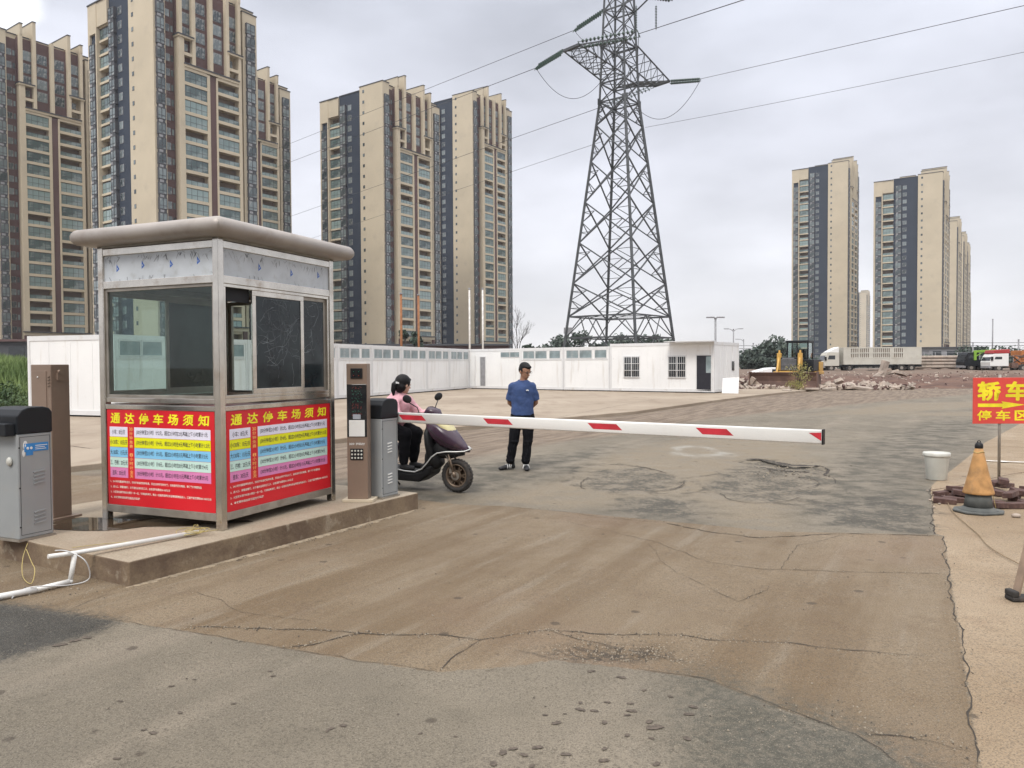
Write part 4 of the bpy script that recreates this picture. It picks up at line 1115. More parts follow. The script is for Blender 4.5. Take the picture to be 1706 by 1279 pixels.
# ------------------------------------------------------------------ electric scooter (x forward, origin under the rear axle)
SA = math.atan2(-.41, .91)
sc_loc = Vector((-.712, 9.90, 0)) - Vector((math.cos(SA), math.sin(SA), 0))*1.30
sc = empty("electric_scooter", sc_loc, SA, "dark purple electric scooter with cream front panel carrying the woman in pink", "scooter")
def wheel(name, x, r_=.215, w=.05):
    wo = empty(name, (x, 0, r_)); wo.parent = sc
    m = MB()
    Rx = Matrix.Rotation(R(90), 4, 'X')
    m.lathe([(r_*.70, -w*.8), (r_*.84, -w), (r_*.95, -w*.85), (r_, -w*.35), (r_, w*.35), (r_*.95, w*.85), (r_*.84, w), (r_*.70, w*.8), (r_*.70, -w*.8)], 36, 0, Rx)
    for i in range(30):
        a = 2*math.pi*i/30
        for sd in (-1, 1):
            m.beam(Vector((r_*1.002*math.cos(a), sd*.006, r_*1.002*math.sin(a))), Vector((r_*.98*math.cos(a+.12), sd*w*.72, r_*.98*math.sin(a+.12))), .012, .008)
    m.build("tyre", M['rubber'], wo)
    m = MB(); m.lathe([(r_*.60, -w*.6), (r_*.70, -w*.8), (r_*.72, 0), (r_*.70, w*.8), (r_*.60, w*.6), (r_*.60, -w*.6)], 32, 0, Rx)
    for i in range(6):
        a = 2*math.pi*i/6
        for da in (-.17, .17):
            m.beam((r_*.18*math.cos(a), 0, r_*.18*math.sin(a)), (r_*.64*math.cos(a+da), 0, r_*.64*math.sin(a+da)), .035, .014)
    m.cyl((0, -.06, 0), (0, .06, 0), .035, n=16); m.cyl((0, -.03, 0), (0, -.035, 0), .075, n=20); m.cyl((0, -.09, 0), (0, .09, 0), .010, n=8)
    m.build("rim", M['gold_metal'], wo)
    return wo
wheel("front_wheel", 1.30); wheel("rear_wheel", 0.0)
YX = Matrix(((1, 0, 0, 0), (0, 0, -1, 0), (0, 1, 0, 0), (0, 0, 0, 1)))          # 2-d (x,z) profile extruded along y
def slab(poly, hw, mt, name, bev=.02, m=None):
    q = MB(); q.prism(poly, -hw, hw, 0, YX); return q.build(name, mt, sc, bevel=bev, seg=4)
# loft shells: stations (x, z, halfwidth, halfheight)
def loft(mb, st, n=16, m=0, tilt=None, p=2.6, close=True):
    """stations: centre (x,y,z), axis-u half-size, axis-v half-size, in plane normal to path"""
    pts = [Vector(a[0]) for a in st]; rings = []
    for k_, a in enumerate(st):
        d = (pts[min(k_+1, len(st)-1)] - pts[max(k_-1, 0)]).normalized()
        u = Vector((0, 1, 0)); v = d.cross(u).normalized(); ring_ = []
        for i in range(n):
            t = 2*math.pi*i/n; cc, ss = math.cos(t), math.sin(t)
            e = 2/p
            ring_.append(pts[k_] + u*(a[1]*math.copysign(abs(cc)**e, cc)) + v*(a[2]*math.copysign(abs(ss)**e, ss)))
        rings.append(ring_)
    vs = [v for r_ in rings for v in r_]; N = len(rings)
    fs = [(k_*n+i, k_*n+(i+1) % n, (k_+1)*n+(i+1) % n, (k_+1)*n+i) for k_ in range(N-1) for i in range(n)]
    if close: fs += [tuple(range(n-1, -1, -1)), tuple((N-1)*n+i for i in range(n))]
    mb.add(vs, fs, m, True); return mb
# front cowl: runs from handlebar neck forward and down to the nose
m = MB(); loft(m, [((.90, 0, .90), .09, .05), ((.95, 0, .86), .15, .09), ((1.05, 0, .79), .185, .13), ((1.17, 0, .70), .175, .135), ((1.30, 0, .62), .13, .095), ((1.41, 0, .565), .07, .05), ((1.48, 0, .535), .02, .015)], 20)
m.build("front_cowl", M['purple'], sc, fix=True)
m = MB(); loft(m, [((.965, 0, .955), .075, .02), ((1.03, 0, .930), .135, .05), ((1.12, 0, .865), .150, .06), ((1.21, 0, .785), .12, .05), ((1.27, 0, .725), .05, .025)], 16)
m.build("cream_panel", M['cream'], sc, fix=True)
m = MB(); loft(m, [((.93, 0, .88), .10, .04), ((.93, 0, .76), .19, .05), ((.955, 0, .62), .21, .055), ((.965, 0, .48), .17, .06), ((.93, 0, .36), .15, .07), ((.85, 0, .27), .15, .07)], 18)
m.build("leg_shield", M['black'], sc, fix=True)
m = MB(); loft(m, [((1.03, 0, .60), .14, .12), ((1.12, 0, .52), .12, .10), ((1.22, 0, .50), .09, .07), ((1.33, 0, .50), .07, .035), ((1.40, 0, .50), .03, .02)], 16); loft(m, [((.90, 0, .42), .15, .12), ((1.0, 0, .42), .12, .14), ((1.06, 0, .44), .08, .10)], 16)
m.build("inner_fairing", M['black'], sc, fix=True)
# floor tray with side skirts
m = MB(); m.prism([(.28, .17), (.40, .13), (.80, .12), (.97, .22), (1.0, .34), (.93, .33), (.84, .255), (.70, .235), (.45, .26), (.28, .32)], -.155, .155, 0, YX); m.build("floor_tray", M['black'], sc, bevel=.03, seg=4)
m = MB(); m.bx(.44, .80, -.14, .14, .258, .268); m.build("floor_mat", mat('floor_mat', (.06, .06, .058), .8), sc, bevel=.004)
for sd in (-1, 1):
    m = MB(); m.tube([Vector(p) for p in ((.20, sd*.15, .36), (.32, sd*.162, .318), (.45, sd*.166, .285), (.60, sd*.168, .262), (.76, sd*.17, .255), (.87, sd*.172, .30), (.95, sd*.178, .38), (1.02, sd*.185, .46), (1.10, sd*.178, .515), (1.22, sd*.15, .535), (1.34, sd*.11, .535), (1.44, sd*.07, .54), (1.50, sd*.02, .565), (1.46, sd*.0, .60))], .0085, 8)
    m.build("trim_rail", M['chrome'], sc)
# rear body, seat
m = MB(); loft(m, [((.34, 0, .42), .13, .17), ((.22, 0, .50), .15, .18), ((.0, 0, .56), .14, .14), ((-.22, 0, .63), .11, .09), ((-.36, 0, .68), .05, .04)], 18); m.build("rear_body", M['purple'], sc, fix=True)
m = MB(); loft(m, [((.40, 0, .70), .07, .03), ((.30, 0, .715), .13, .045), ((.05, 0, .73), .14, .05), ((-.20, 0, .75), .12, .045), ((-.34, 0, .77), .06, .03)], 18); m.build("seat", M['black'], sc, fix=True)
# steering: neck, bar cover, headlight, mirrors, grips, fork
m = MB(); loft(m, [((.86, 0, .90), .06, .05), ((.88, 0, .98), .12, .06), ((.93, 0, 1.04), .13, .07), ((.99, 0, 1.02), .10, .06), ((1.06, 0, .95), .05, .03)], 16); m.build("headlamp_cowl", M['purple'], sc, fix=True)
m = MB(); m.ell((1.03, 0, .985), (.04, .07, .035)); m.build("headlight", M['cream'], sc)
m = MB(); m.tube([(.80, -.34, 1.0), (.84, -.20, 1.02), (.88, 0, 1.0), (.84, .20, 1.02), (.80, .34, 1.0)], .014, 8); m.cyl((.79, -.36, .998), (.825, -.24, 1.01), .019); m.cyl((.79, .36, .998), (.825, .24, 1.01), .019); m.build("handlebar", M['black'], sc)
for sd, hx in ((-1, 0), (1, .02)):
    mo = MB(); base_ = Vector((.85, sd*.19, 1.02)); topp = Vector((.80, sd*.40, 1.215))
    mo.tube([base_, base_ + Vector((0, sd*.05, .08)), topp - Vector((0, 0, .03))], .007, 6)
    mo.ell(topp, (.018, .085, .052), Matrix.Rotation(R(12*sd), 3, 'X') @ Matrix.Rotation(R(-10), 3, 'Z'), 16, 10)
    mo.build("mirror", M['black'], sc)
for sd in (-1, 1):
    m = MB(); m.cyl((1.20, sd*.075, .53), (1.285, sd*.075, .25), .016); m.cyl((1.285, sd*.075, .27), (1.30, sd*.075, .20), .024); m.build("fork_leg", M['gold_metal'], sc)
m = MB(); m.cyl((.18, -.10, .2), (.30, -.20, .01), .012); m.cyl((.18, .10, .2), (.30, .20, .01), .012); m.cyl((.30, -.20, .012), (.36, -.22, .012), .012); m.build("kickstand", M['black'], sc)
m = MB(); m.bx(-.1, .28, -.05, .05, .16, .30); m.cyl((-.15, -.1, .45), (0, -.1, .22), .02); m.build("motor_frame", M['black'], sc, bevel=.01)

for sd in (-1, 1):
    m = MB(); m.tube([(.99, sd*.176, .82), (1.10, sd*.192, .735), (1.24, sd*.165, .63), (1.36, sd*.10, .575)], .003, 5); m.build("panel_gap", M['black'], sc)
m = MB(); m.cyl((1.30, -.058, .215), (1.30, -.062, .215), .055, n=24); m.bx(1.22, 1.27, -.072, -.048, .25, .31); m.tube([(1.24, -.065, .30), (1.20, -.09, .45), (1.12, -.10, .60)], .005, 5); m.build("brake", M['steel_dull'], sc)
m = MB(); m.tube([(.86, -.20, 1.01), (.93, -.16, .96), (.97, -.08, .90)], .005, 5); m.tube([(.86, .20, 1.01), (.93, .16, .96), (.97, .08, .90)], .005, 5); m.build("cable", M['black'], sc)
# ------------------------------------------------------------------ people
def hand(mb, w, dirn, curl, side, up, sc_=1.0):
    """palm + four curled fingers + thumb. w: wrist, dirn: forward, side: thumb side, up: back-of-hand normal"""
    w = Vector(w); d = Vector(dirn).normalized(); s2 = Vector(side).normalized(); u = Vector(up).normalized()
    mb.ell(w + d*.045*sc_, (.035*sc_, .035*sc_, .035*sc_)); mb.cap(w, w+d*.075*sc_, .022*sc_, .026*sc_, 10)
    mb.cap(w + d*.05*sc_ + s2*.018*sc_, w + d*.075*sc_ + s2*.028*sc_, .016*sc_, .014*sc_, 8); mb.cap(w + d*.05*sc_ - s2*.018*sc_, w + d*.075*sc_ - s2*.026*sc_, .016*sc_, .014*sc_, 8)
    for i, (o, l) in enumerate(((.028, .066), (.010, .074), (-.010, .070), (-.027, .054))):
        p = w + d*.082*sc_ + s2*o*sc_; c = curl
        p2 = p + (d*math.cos(c*.5) - u*math.sin(c*.5))*l*.45*sc_; p3 = p2 + (d*math.cos(c*1.3) - u*math.sin(c*1.3))*l*.33*sc_; p4 = p3 + (d*math.cos(c*2) - u*math.sin(c*2))*l*.25*sc_
        mb.cap(p, p2, .0095*sc_, .009*sc_, 8); mb.cap(p2, p3, .009*sc_, .008*sc_, 8); mb.cap(p3, p4, .008*sc_, .007*sc_, 8)
    t0 = w + d*.025*sc_ + s2*.028*sc_; t1 = t0 + (d*.6+s2*.8 - u*.2).normalized()*.035*sc_; t2 = t1 + (d*.9+s2*.25-u*.35).normalized()*.03*sc_
    mb.cap(t0, t1, .012*sc_, .010*sc_, 8); mb.cap(t1, t2, .010*sc_, .0085*sc_, 8)
def head(mb, c, q, s=1.0):
    """c: centre of head, q: rotation (face looks along +x of q)"""
    def L(x, y, z): return Vector(c) + q @ Vector((x*s, y*s, z*s))
    mb.ell(L(-.012, 0, .025), (.092*s, .076*s, .092*s), q, 18, 12)
    mb.ell(L(.012, 0, -.035), (.070*s, .060*s, .078*s), q, 16, 10)
    mb.ell(L(.040, 0, -.078), (.036*s, .038*s, .030*s), q, 12, 8)      # chin
    mb.cap(L(.078, 0, .008), L(.098, 0, -.028), .009*s, .014*s, 10)       # nose
    mb.ell(L(.074, 0, -.060), (.016*s, .024*s, .010*s), q)                # mouth
    mb.ell(L(.070, .028, .012), (.016*s, .02*s, .008*s), q); mb.ell(L(.070, -.028, .012), (.016*s, .02*s, .008*s), q)
    for sd in (-1, 1): mb.ell(L(-.006, sd*.078, -.012), (.020*s, .010*s, .031*s), q, 10, 8)
I3 = Matrix.Identity(3)
ftex = bpy.data.textures.new("folds", 'CLOUDS'); ftex.noise_scale = .10; ftex.noise_depth = 2
def folds(o, st=.022):
    d_ = o.modifiers.new("folds", 'DISPLACE'); d_.texture = ftex; d_.strength = st; d_.mid_level = .5; d_.texture_coords = 'LOCAL'
    return o
# standing man; local frame: -y faces the camera, x to the right of the photo
man = empty("person", Vector((.160, 11.95, 0)), R(-4), "man in blue T-shirt and black trousers standing behind the boom, hands behind his back", "person")
bd_ = MB()
qh = Matrix.Rotation(R(-46), 3, 'Z') @ Matrix.Rotation(R(20), 3, 'Y')      # looks right and down
hc = Vector((.045, -.015, 1.54))
HS = 1.1
head(bd_, hc, qh, HS)
bd_.cap((.010, .02, 1.34), (.03, .005, 1.47), .060, .056)
bd_.ell((.005, .02, 1.31), (.14, .075, .05))
for dx in (-.06, .06): bd_.cap((dx, .02, .95), (dx, .02, 1.25), .09, .095)
for sd in (-1, 1):
    sh = Vector((sd*.165, .025, 1.31)); el = Vector((sd*.205, .09, 1.05)); wr = Vector((sd*.06, .20, .90))
    bd_.cap(sh, el, .050, .040); bd_.cap(el, wr, .041, .028)
    hand(bd_, wr, (-sd*.9, .1, -.35), .7, (0, -.2, .95), (0, 1, .1))
hipL, kneL, ankL = Vector((-.09, .02, .88)), Vector((-.135, .0, .50)), Vector((-.195, .03, .09))
hipR, kneR, ankR = Vector((.09, .02, .88)), Vector((.085, -.01, .50)), Vector((.05, .0, .09))
for a, b, c in ((hipL, kneL, ankL), (hipR, kneR, ankR)): bd_.cap(a, b, .085, .056); bd_.cap(b, c, .054, .038)
bdo = bd_.build("body", M['skin'], man, remesh=.0085, smooth=4)
# hair: a closed shell over the skull, shaved line at the temples
hm = MB()
def HL(x, y, z): return hc + qh @ Vector((x*HS, y*HS, z*HS))
hm.ell(HL(-.022, 0, .046), (.101, .084, .090), qh, 20, 12); hm.ell(HL(-.045, 0, .020), (.070, .081, .074), qh, 16, 10); hm.ell(HL(.012, 0, .088), (.06, .055, .032), qh)
for sd in (-1, 1): hm.ell(HL(-.022, sd*.066, .012), (.052, .020, .050), qh)
hm.ell(HL(.040, 0, .078), (.050, .060, .030), qh)
hm.build("hair", M['hair'], man, remesh=.007, smooth=3)
gm_ = MB()
for sd in (-1, 1):
    pts_ = [HL(.094 - .012*abs(math.sin(a))*0, sd*.031 + .021*math.cos(a), .008 + .015*math.sin(a)) for a in [i*math.pi/6 for i in range(13)]]
    gm_.tube(pts_, .0018, 5); gm_.tube([HL(.092, sd*.052, .012), HL(.05, sd*.079, .012), HL(-.01, sd*.084, .005)], .0018, 5)
gm_.tube([HL(.096, -.012, .012), HL(.099, 0, .015), HL(.096, .012, .012)], .0018, 5)
gm_.build("glasses", M['glasses'], man)
# eyes and brows
ey = MB()
for sd in (-1, 1):
    ey.ell(HL(.083, sd*.030, .006), (.007, .010, .0045), qh, 10, 6, 0)
    ey.tube([HL(.086, sd*.014, .024), HL(.089, sd*.03, .028), HL(.076, sd*.046, .024)], .003, 5, 0)
ey.tube([HL(.088, -.018, -.061), HL(.093, 0, -.060), HL(.088, .018, -.061)], .002, 5, 0)
ey.build("face_details", M['hair'], man)
# T-shirt
ts = MB()
ts.ell((-.06, .02, 1.27), (.125, .10, .085)); ts.ell((.06, .02, 1.27), (.125, .10, .085))
def ringloft(mb, st, n=22, m=0, fold=0.):
    vs = []; 
    for k_, (c, a, b) in enumerate(st):
        for i in range(n):
            t = 2*math.pi*i/n; w_ = 1 + fold*math.sin(t*7 + k_*.9)*.5 + fold*math.sin(t*3 - k_*1.3)*.5
            vs.append((c[0] + a*w_*math.cos(t), c[1] + b*w_*math.sin(t), c[2]))
    N = len(st); fs = [(k_*n+i, k_*n+(i+1) % n, (k_+1)*n+(i+1) % n, (k_+1)*n+i) for k_ in range(N-1) for i in range(n)]
    fs += [tuple(range(n-1, -1, -1)), tuple((N-1)*n+i for i in range(n))]
    mb.add(vs, fs, m, True)
ringloft(ts, [((.0, .02, .855), .178, .128), ((.0, .02, .92), .176, .125), ((.0, .02, 1.02), .172, .125), ((.0, .02, 1.12), .176, .130), ((.0, .02, 1.22), .183, .132), ((.0, .02, 1.30), .185, .120), ((.0, .02, 1.345), .165, .10), ((.008, .018, 1.375), .115, .086), ((.012, .015, 1.400), .076, .070)], 26, 0, .035)
for sd in (-1, 1):
    ts.cap((sd*.150, .025, 1.30), (sd*.182, .06, 1.17), .070, .066, 14); ts.cyl((sd*.180, .055, 1.20), (sd*.196, .08, 1.09), .066, .072, 14)
folds(ts.build("tshirt", M['tee_blue'], man, remesh=.011, smooth=3), .020)
cl = MB(); cl.tube([Vector((.010+.076*math.cos(a), .012+.068*math.sin(a), 1.392+.014*math.sin(a))) for a in [i*math.pi/12 for i in range(25)]], .009, 6); cl.build("collar", mat('navy_collar', (.022, .045, .13), .8), man)
lg = MB()
for dx, dz in ((-.012, 0), (.0, .004), (.013, .0)): lg.ell((.085+dx, -.122, 1.245+dz), (.010, .012, .009), None, 8, 6)
lg.build("chest_logo", M['white'], man)
# trousers
tz = MB()
ringloft(tz, [((.0, .02, .76), .178, .118), ((.0, .02, .84), .168, .112), ((.0, .02, .92), .150, .10)], 20, 0, .03)
for a, b, c in ((hipL, kneL, ankL), (hipR, kneR, ankR)):
    tz.cap(a - Vector((0, 0, .06)), b, .105, .082, 14); tz.cap(b, c + Vector((0, 0, .05)), .080, .064, 14); tz.ell(c + Vector((0, 0, .06)), (.072, .075, .04)); tz.ell(c + Vector((.005, 0, .12)), (.074, .074, .03)); tz.ell(b + Vector((0, -.01, -.05)), (.082, .08, .03))
tz.ell((0, .02, .74), (.14, .10, .09))
folds(tz.build("trousers", M['trouser'], man, remesh=.010, smooth=3), .025)
def shoe(mb, ank, yaw, ms=0):
    q = Matrix.Rotation(yaw, 3, 'Z'); a = Vector((ank.x, ank.y, 0))
    L = lambda x, y, z: a + q @ Vector((x, y, z))
    mb.cap(L(-.045, 0, .05), L(.02, 0, .06), .042, .042, 12); mb.cap(L(.02, 0, .055), L(.14, 0, .035), .045, .034, 12); mb.ell(L(.165, .0, .032), (.045, .042, .028), q)
    mb.cyl(L(-.03, 0, .05), L(-.03, 0, .12), .045, .042)
for (ank, yaw) in ((ankL, R(-148)), (ankR, R(-82))):
    m = MB(); shoe(m, ank, yaw); so = m.build("shoe", M['shoe'], man, remesh=.008, smooth=2)
    q = Matrix.Rotation(yaw, 3, 'Z'); m = MB()
    for t in (.02, .05, .08):
        m.tube([Vector((ank.x, ank.y, 0)) + q @ Vector((t, -.052, .03)), Vector((ank.x, ank.y, 0)) + q @ Vector((t-.015, -.036, .085)), Vector((ank.x, ank.y, 0)) + q @ Vector((t-.015, .036, .085)), Vector((ank.x, ank.y, 0)) + q @ Vector((t, .052, .03))], .005, 5)
    m.build("shoe_stripe", M['white'], so)

# woman on the scooter; local frame is the scooter's: x forward, y to its left
wo = empty("person", sc_loc, SA, "woman in pink top with black ponytail sitting on the dark purple scooter", "person")
b2 = MB(); hc2 = Vector((.50, .0, 1.385)); qw = Matrix.Rotation(R(66), 3, 'Z') @ Matrix.Rotation(R(10), 3, 'Y')
head(b2, hc2, qw, 1.05)
b2.cap((.44, 0, 1.19), (.475, 0, 1.32), .055, .05)
b2.cap((.24, 0, .86), (.34, 0, 1.02), .145, .13); b2.cap((.34, 0, 1.02), (.43, 0, 1.16), .13, .11)
for sd in (-1, 1):
    sh = Vector((.43, sd*.185, 1.15)); el = Vector((.56, sd*.30, .97)); wr = Vector((.735, sd*.31, 1.015))
    b2.cap(sh, el, .056, .043); b2.cap(el, wr, .042, .028)
    hand(b2, wr, (.9, 0, -.1), 1.25, (0, -sd, .1), (.1, 0, 1), .95)
    hp = Vector((.22, sd*.10, .82)); kn = Vector((.60, sd*.135, .74)); an = Vector((.57, sd*.12, .36))
    b2.cap(hp, kn, .095, .065); b2.cap(kn, an, .062, .04)
b2.build("body", M['skin_pale'], wo, remesh=.009, smooth=4)
h2 = MB()
def HW(x, y, z): return hc2 + qw @ Vector((x, y, z))
h2.ell(HW(-.024, 0, .038), (.108, .098, .102), qw, 20, 12); h2.ell(HW(-.05, 0, -.03), (.072, .092, .09), qw, 16, 10)
h2.ell(HW(-.10, .0, .03), (.035, .04, .04), qw); h2.tube([HW(-.115, 0, .03), HW(-.15, 0, -.02), HW(-.15, 0, -.10), HW(-.135, 0, -.17)], .03, 10, rs=[.026, .038, .034, .012])
h2.ell(HW(.045, .0, .075), (.05, .06, .03), qw)
h2.build("hair", M['hair'], wo, remesh=.008, smooth=2)
m = MB(); m.bx(-.022, .022, -.035, .035, -.012, .012, 0, Matrix.Translation(HW(-.125, -.015, .005)) @ qw.to_4x4()); m.build("hair_clip", M['white'], wo, bevel=.004)
m = MB()
for sd in (-1, 1): m.ell(HW(.083, sd*.030, .006), (.006, .010, .004), qw, 10, 6)
m.build("face_details", M['hair'], wo)
t2 = MB()
t2.cap((.24, 0, .86), (.34, 0, 1.02), .205, .200, 18); t2.cap((.34, 0, 1.02), (.42, 0, 1.14), .200, .165, 18); t2.ell((.43, 0, 1.18), (.135, .215, .10)); t2.ell((.23, 0, .83), (.205, .225, .10))
t2.cap((.445, 0, 1.22), (.455, 0, 1.265), .078, .072, 14)
for k_ in range(4): t2.ell((.245+.05*k_, 0, .84+.075*k_), (.222-.004*k_, .225, .024), Matrix.Rotation(R(35), 3, 'Y'))
for sd in (-1, 1):
    sh = Vector((.43, sd*.19, 1.15)); el = Vector((.56, sd*.30, .97))
    t2.cap(sh, sh.lerp(el, .8), .092, .078, 14); t2.cap(el, Vector((.64, sd*.305, .99)), .060, .055)
folds(t2.build("pink_top", M['pink'], wo, remesh=.011, smooth=3), .028)
t3 = MB()
t3.ell((.20, 0, .78), (.23, .22, .12))
for sd in (-1, 1):
    hp = Vector((.22, sd*.11, .81)); kn = Vector((.60, sd*.135, .735)); an = Vector((.57, sd*.12, .38))
    t3.cap(hp, kn, .135, .095, 14); t3.cap(kn, an, .082, .062, 14)
    t3.ell(kn.lerp(an, .35), (.088, .08, .04)); t3.ell(kn.lerp(an, .7), (.076, .074, .03))
folds(t3.build("trousers", M['trouser'], wo, remesh=.011, smooth=3), .025)
for sd in (-1, 1):
    m = MB(); a = Vector((.57, sd*.12, .26)); m.cap(a + Vector((-.03, 0, .05)), a + Vector((.13, 0, .035)), .042, .034, 12); m.cyl(a + Vector((0, 0, .04)), a + Vector((0, 0, .12)), .042, .04)
    m.build("shoe", M['shoe'], wo, remesh=.009, smooth=2)
# ------------------------------------------------------------------ white cabin containers
def container(loc, rz, w, d, h, label, strip=True, nm="container_cabin", extra=None, group="white cabin containers"):
    o = empty(nm, loc, rz, label, "container", group)
    m = MB().bx(.02, w-.02, .02, d-.02, .07, h-.03, 0)
    n = max(1, int(w/.75))
    for i in range(1, n):                       # shallow ribs of the sandwich panels
        x = w*i/n; m.bx(x-.012, x+.012, .010, .021, .22, h-.2, 0)
    n = max(1, int(d/.75))
    for i in range(1, n):
        y_ = d*i/n; m.bx(.010, .021, y_-.012, y_+.012, .22, h-.2, 0); m.bx(w-.021, w-.010, y_-.012, y_+.012, .22, h-.2, 0)
    m.build("wall", M['container'], o)
    m = MB()
    for x in (0, w-.10):
        for y_ in (0, d-.10): m.bx(x, x+.10, y_, y_+.10, .05, h, 0)
    m.bx(.10, w-.10, 0, .06, h-.16, h-.005).bx(.10, w-.10, 0, .06, .05, .19).bx(0, .06, .10, d-.10, h-.16, h-.005).bx(0, .06, .10, d-.10, .05, .19)
    m.bx(w-.06, w, .10, d-.10, h-.16, h-.005).bx(w-.06, w, .10, d-.10, .05, .19)
    m.build("frame", M['container_frame'], o)
    m = MB().bx(.15, w-.15, .15, d-.1, 0, .06, 0); m.build("skid_shadow", M['dark'], o)  # near-black support block, its colour stands in for the shadow under the cabin
    if strip:
        z0, z1 = h-.66, h-.17
        for a, b in ((.06, .34), (.35, .63), (.68, .94)):
            f = MB(); x0, x1 = a*w, b*w
            f.bx(x0, x1, -.006, .03, z1-.03, z1).bx(x0, x1, -.006, .03, z0, z0+.03).bx(x0, x0+.03, -.006, .03, z0+.03, z1-.03).bx(x1-.03, x1, -.006, .03, z0+.03, z1-.03)
            fo = f.build("window", M['container_frame'], o); MB().bx(x0+.03, x1-.03, .004, .016, z0+.03, z1-.03).build("pane", M['frost'], fo)
        MB().bx(.12, w-.12, -.004, .012, z0-.08, z0-.045).build("trim_strip", M['container_frame'], o)
    return o
RD = Vector((.339, .941, 0)); RZ = math.atan2(.941, .339)
K0 = Vector((-12.0, 23.2, .10))
rl = ["white cabin nearest the green mound, its plain side wall facing the camera", "second white cabin of the left row, seen behind the guard booth", "third white cabin of the left row, hidden mostly behind the guard booth", "fourth white cabin of the left row, behind the booth's right edge",
      "fifth white cabin of the left row, behind the brown payment post", "sixth white cabin of the left row, behind the woman on the scooter", "seventh white cabin of the left row, right of the woman's head", "eighth white cabin of the left row, behind the scooter mirror", "ninth white cabin at the far end of the left row, by the inner corner"]
for i in range(9):
    container(K0 + RD*(3.05*i), RZ, 3.03, 3.6 if i == 0 else 6, 2.52, rl[i])
D2_ = Vector((.81, -.587, 0)).normalized(); RZ2 = math.atan2(D2_.y, D2_.x)
K1 = Vector((10.4, 39.5, .10))
def off(u): return K1 - D2_*u
c4 = container(off(16.3), RZ2, 4.1, 6, 2.52, "white cabin with a narrow dark doorway left of the man's head", False)
f = MB().bx(.95, 1.00, -.02, .04, .15, 2.0).bx(1.40, 1.45, -.02, .04, .15, 2.0).bx(.95, 1.45, -.02, .04, 2.0, 2.05)
f.bx(.55, .60, -.02, .04, .15, 2.1)
do = f.build("doorway", M['container_frame'], c4); MB().bx(1.0, 1.40, .0, .015, .2, 2.0).build("door_leaf", M['pole_grey'], do)
f = MB().bx(2.6, 4.0, -.006, .03, 2.28, 2.31).bx(2.6, 4.0, -.006, .03, 1.96, 1.99).bx(3.28, 3.32, -.006, .03, 1.99, 2.28); fo = f.build("window", M['container_frame'], c4); MB().bx(2.6, 4.0, .004, .016, 1.99, 2.28).build("pane", M['frost'], fo)
container(off(12.2), RZ2, 3.05, 6, 2.52, "white cabin with a high window strip directly right of the man's head")
container(off(9.13), RZ2, 3.05, 6, 2.52, "white cabin with a high window strip next to the barred office cabin")
of = container(off(6.06), RZ2, 6.05, 3.7, 2.66, "long white office cabin with two barred windows and a dark door", False, "office_cabin")
for (a, b) in ((.88, 1.80), (3.53, 4.48)):
    z0, z1 = .80, 1.93
    f = MB().bx(a-.04, b+.04, -.008, .02, z0-.04, z0).bx(a-.04, b+.04, -.008, .02, z1, z1+.04).bx(a-.04, a, -.008, .02, z0, z1).bx(b, b+.04, -.008, .02, z0, z1).bx((a+b)/2-.02, (a+b)/2+.02, -.006, .02, z0, z1)
    fo = f.build("window", M['container_frame'], of); MB().bx(a, b, .004, .014, z0, z1).build("pane", M['dark_glass'], fo)
    g = MB()
    for i in range(8): x = a + (b-a)*(i+.5)/8; g.cyl((x, -.06, z0), (x, -.06, z1), .009, n=6)
    for zz in (z0+.02, z0+.38, z1-.38, z1-.02): g.bx(a-.02, b+.02, -.07, -.05, zz-.012, zz+.012)
    g.build("bars", M['container_frame'], fo)
f = MB().bx(5.06, 5.11, -.01, .03, .1, 1.95).bx(5.89, 5.94, -.01, .03, .1, 1.95).bx(5.06, 5.94, -.01, .03, 1.95, 2.0)
do = f.build("door", M['container_frame'], of); MB().bx(5.11, 5.89, .0, .012, .1, 1.95).build("door_leaf", M['door_dark'], do)
MB().bx(5.62, 5.88, -.006, .0, 1.05, 1.90).build("door_window", M['frost'], do)
MB().bx(3.6, 6.15, -.75, .0, 2.665, 2.70).build("awning", M['container_frame'], of)
MB().bx(6.045, 6.06, 2.6, 2.95, 1.15, 1.65).build("side_vent", M['dark_glass'], of)
bdp = MB(); Mx = Matrix.Translation(off(-.45) + Vector((0, 0, 0))) @ Matrix.Rotation(RZ2, 4, 'Z') @ Matrix.Rotation(R(-18), 4, 'X') @ Matrix.Rotation(R(-4), 4, 'Y')
bdp.bx(-.15, .70, .30, .34, .0, .92, 0, Mx); tag(bdp.build("board", M['container']), "loose white panel leaning against the end of the office cabin", "panel")

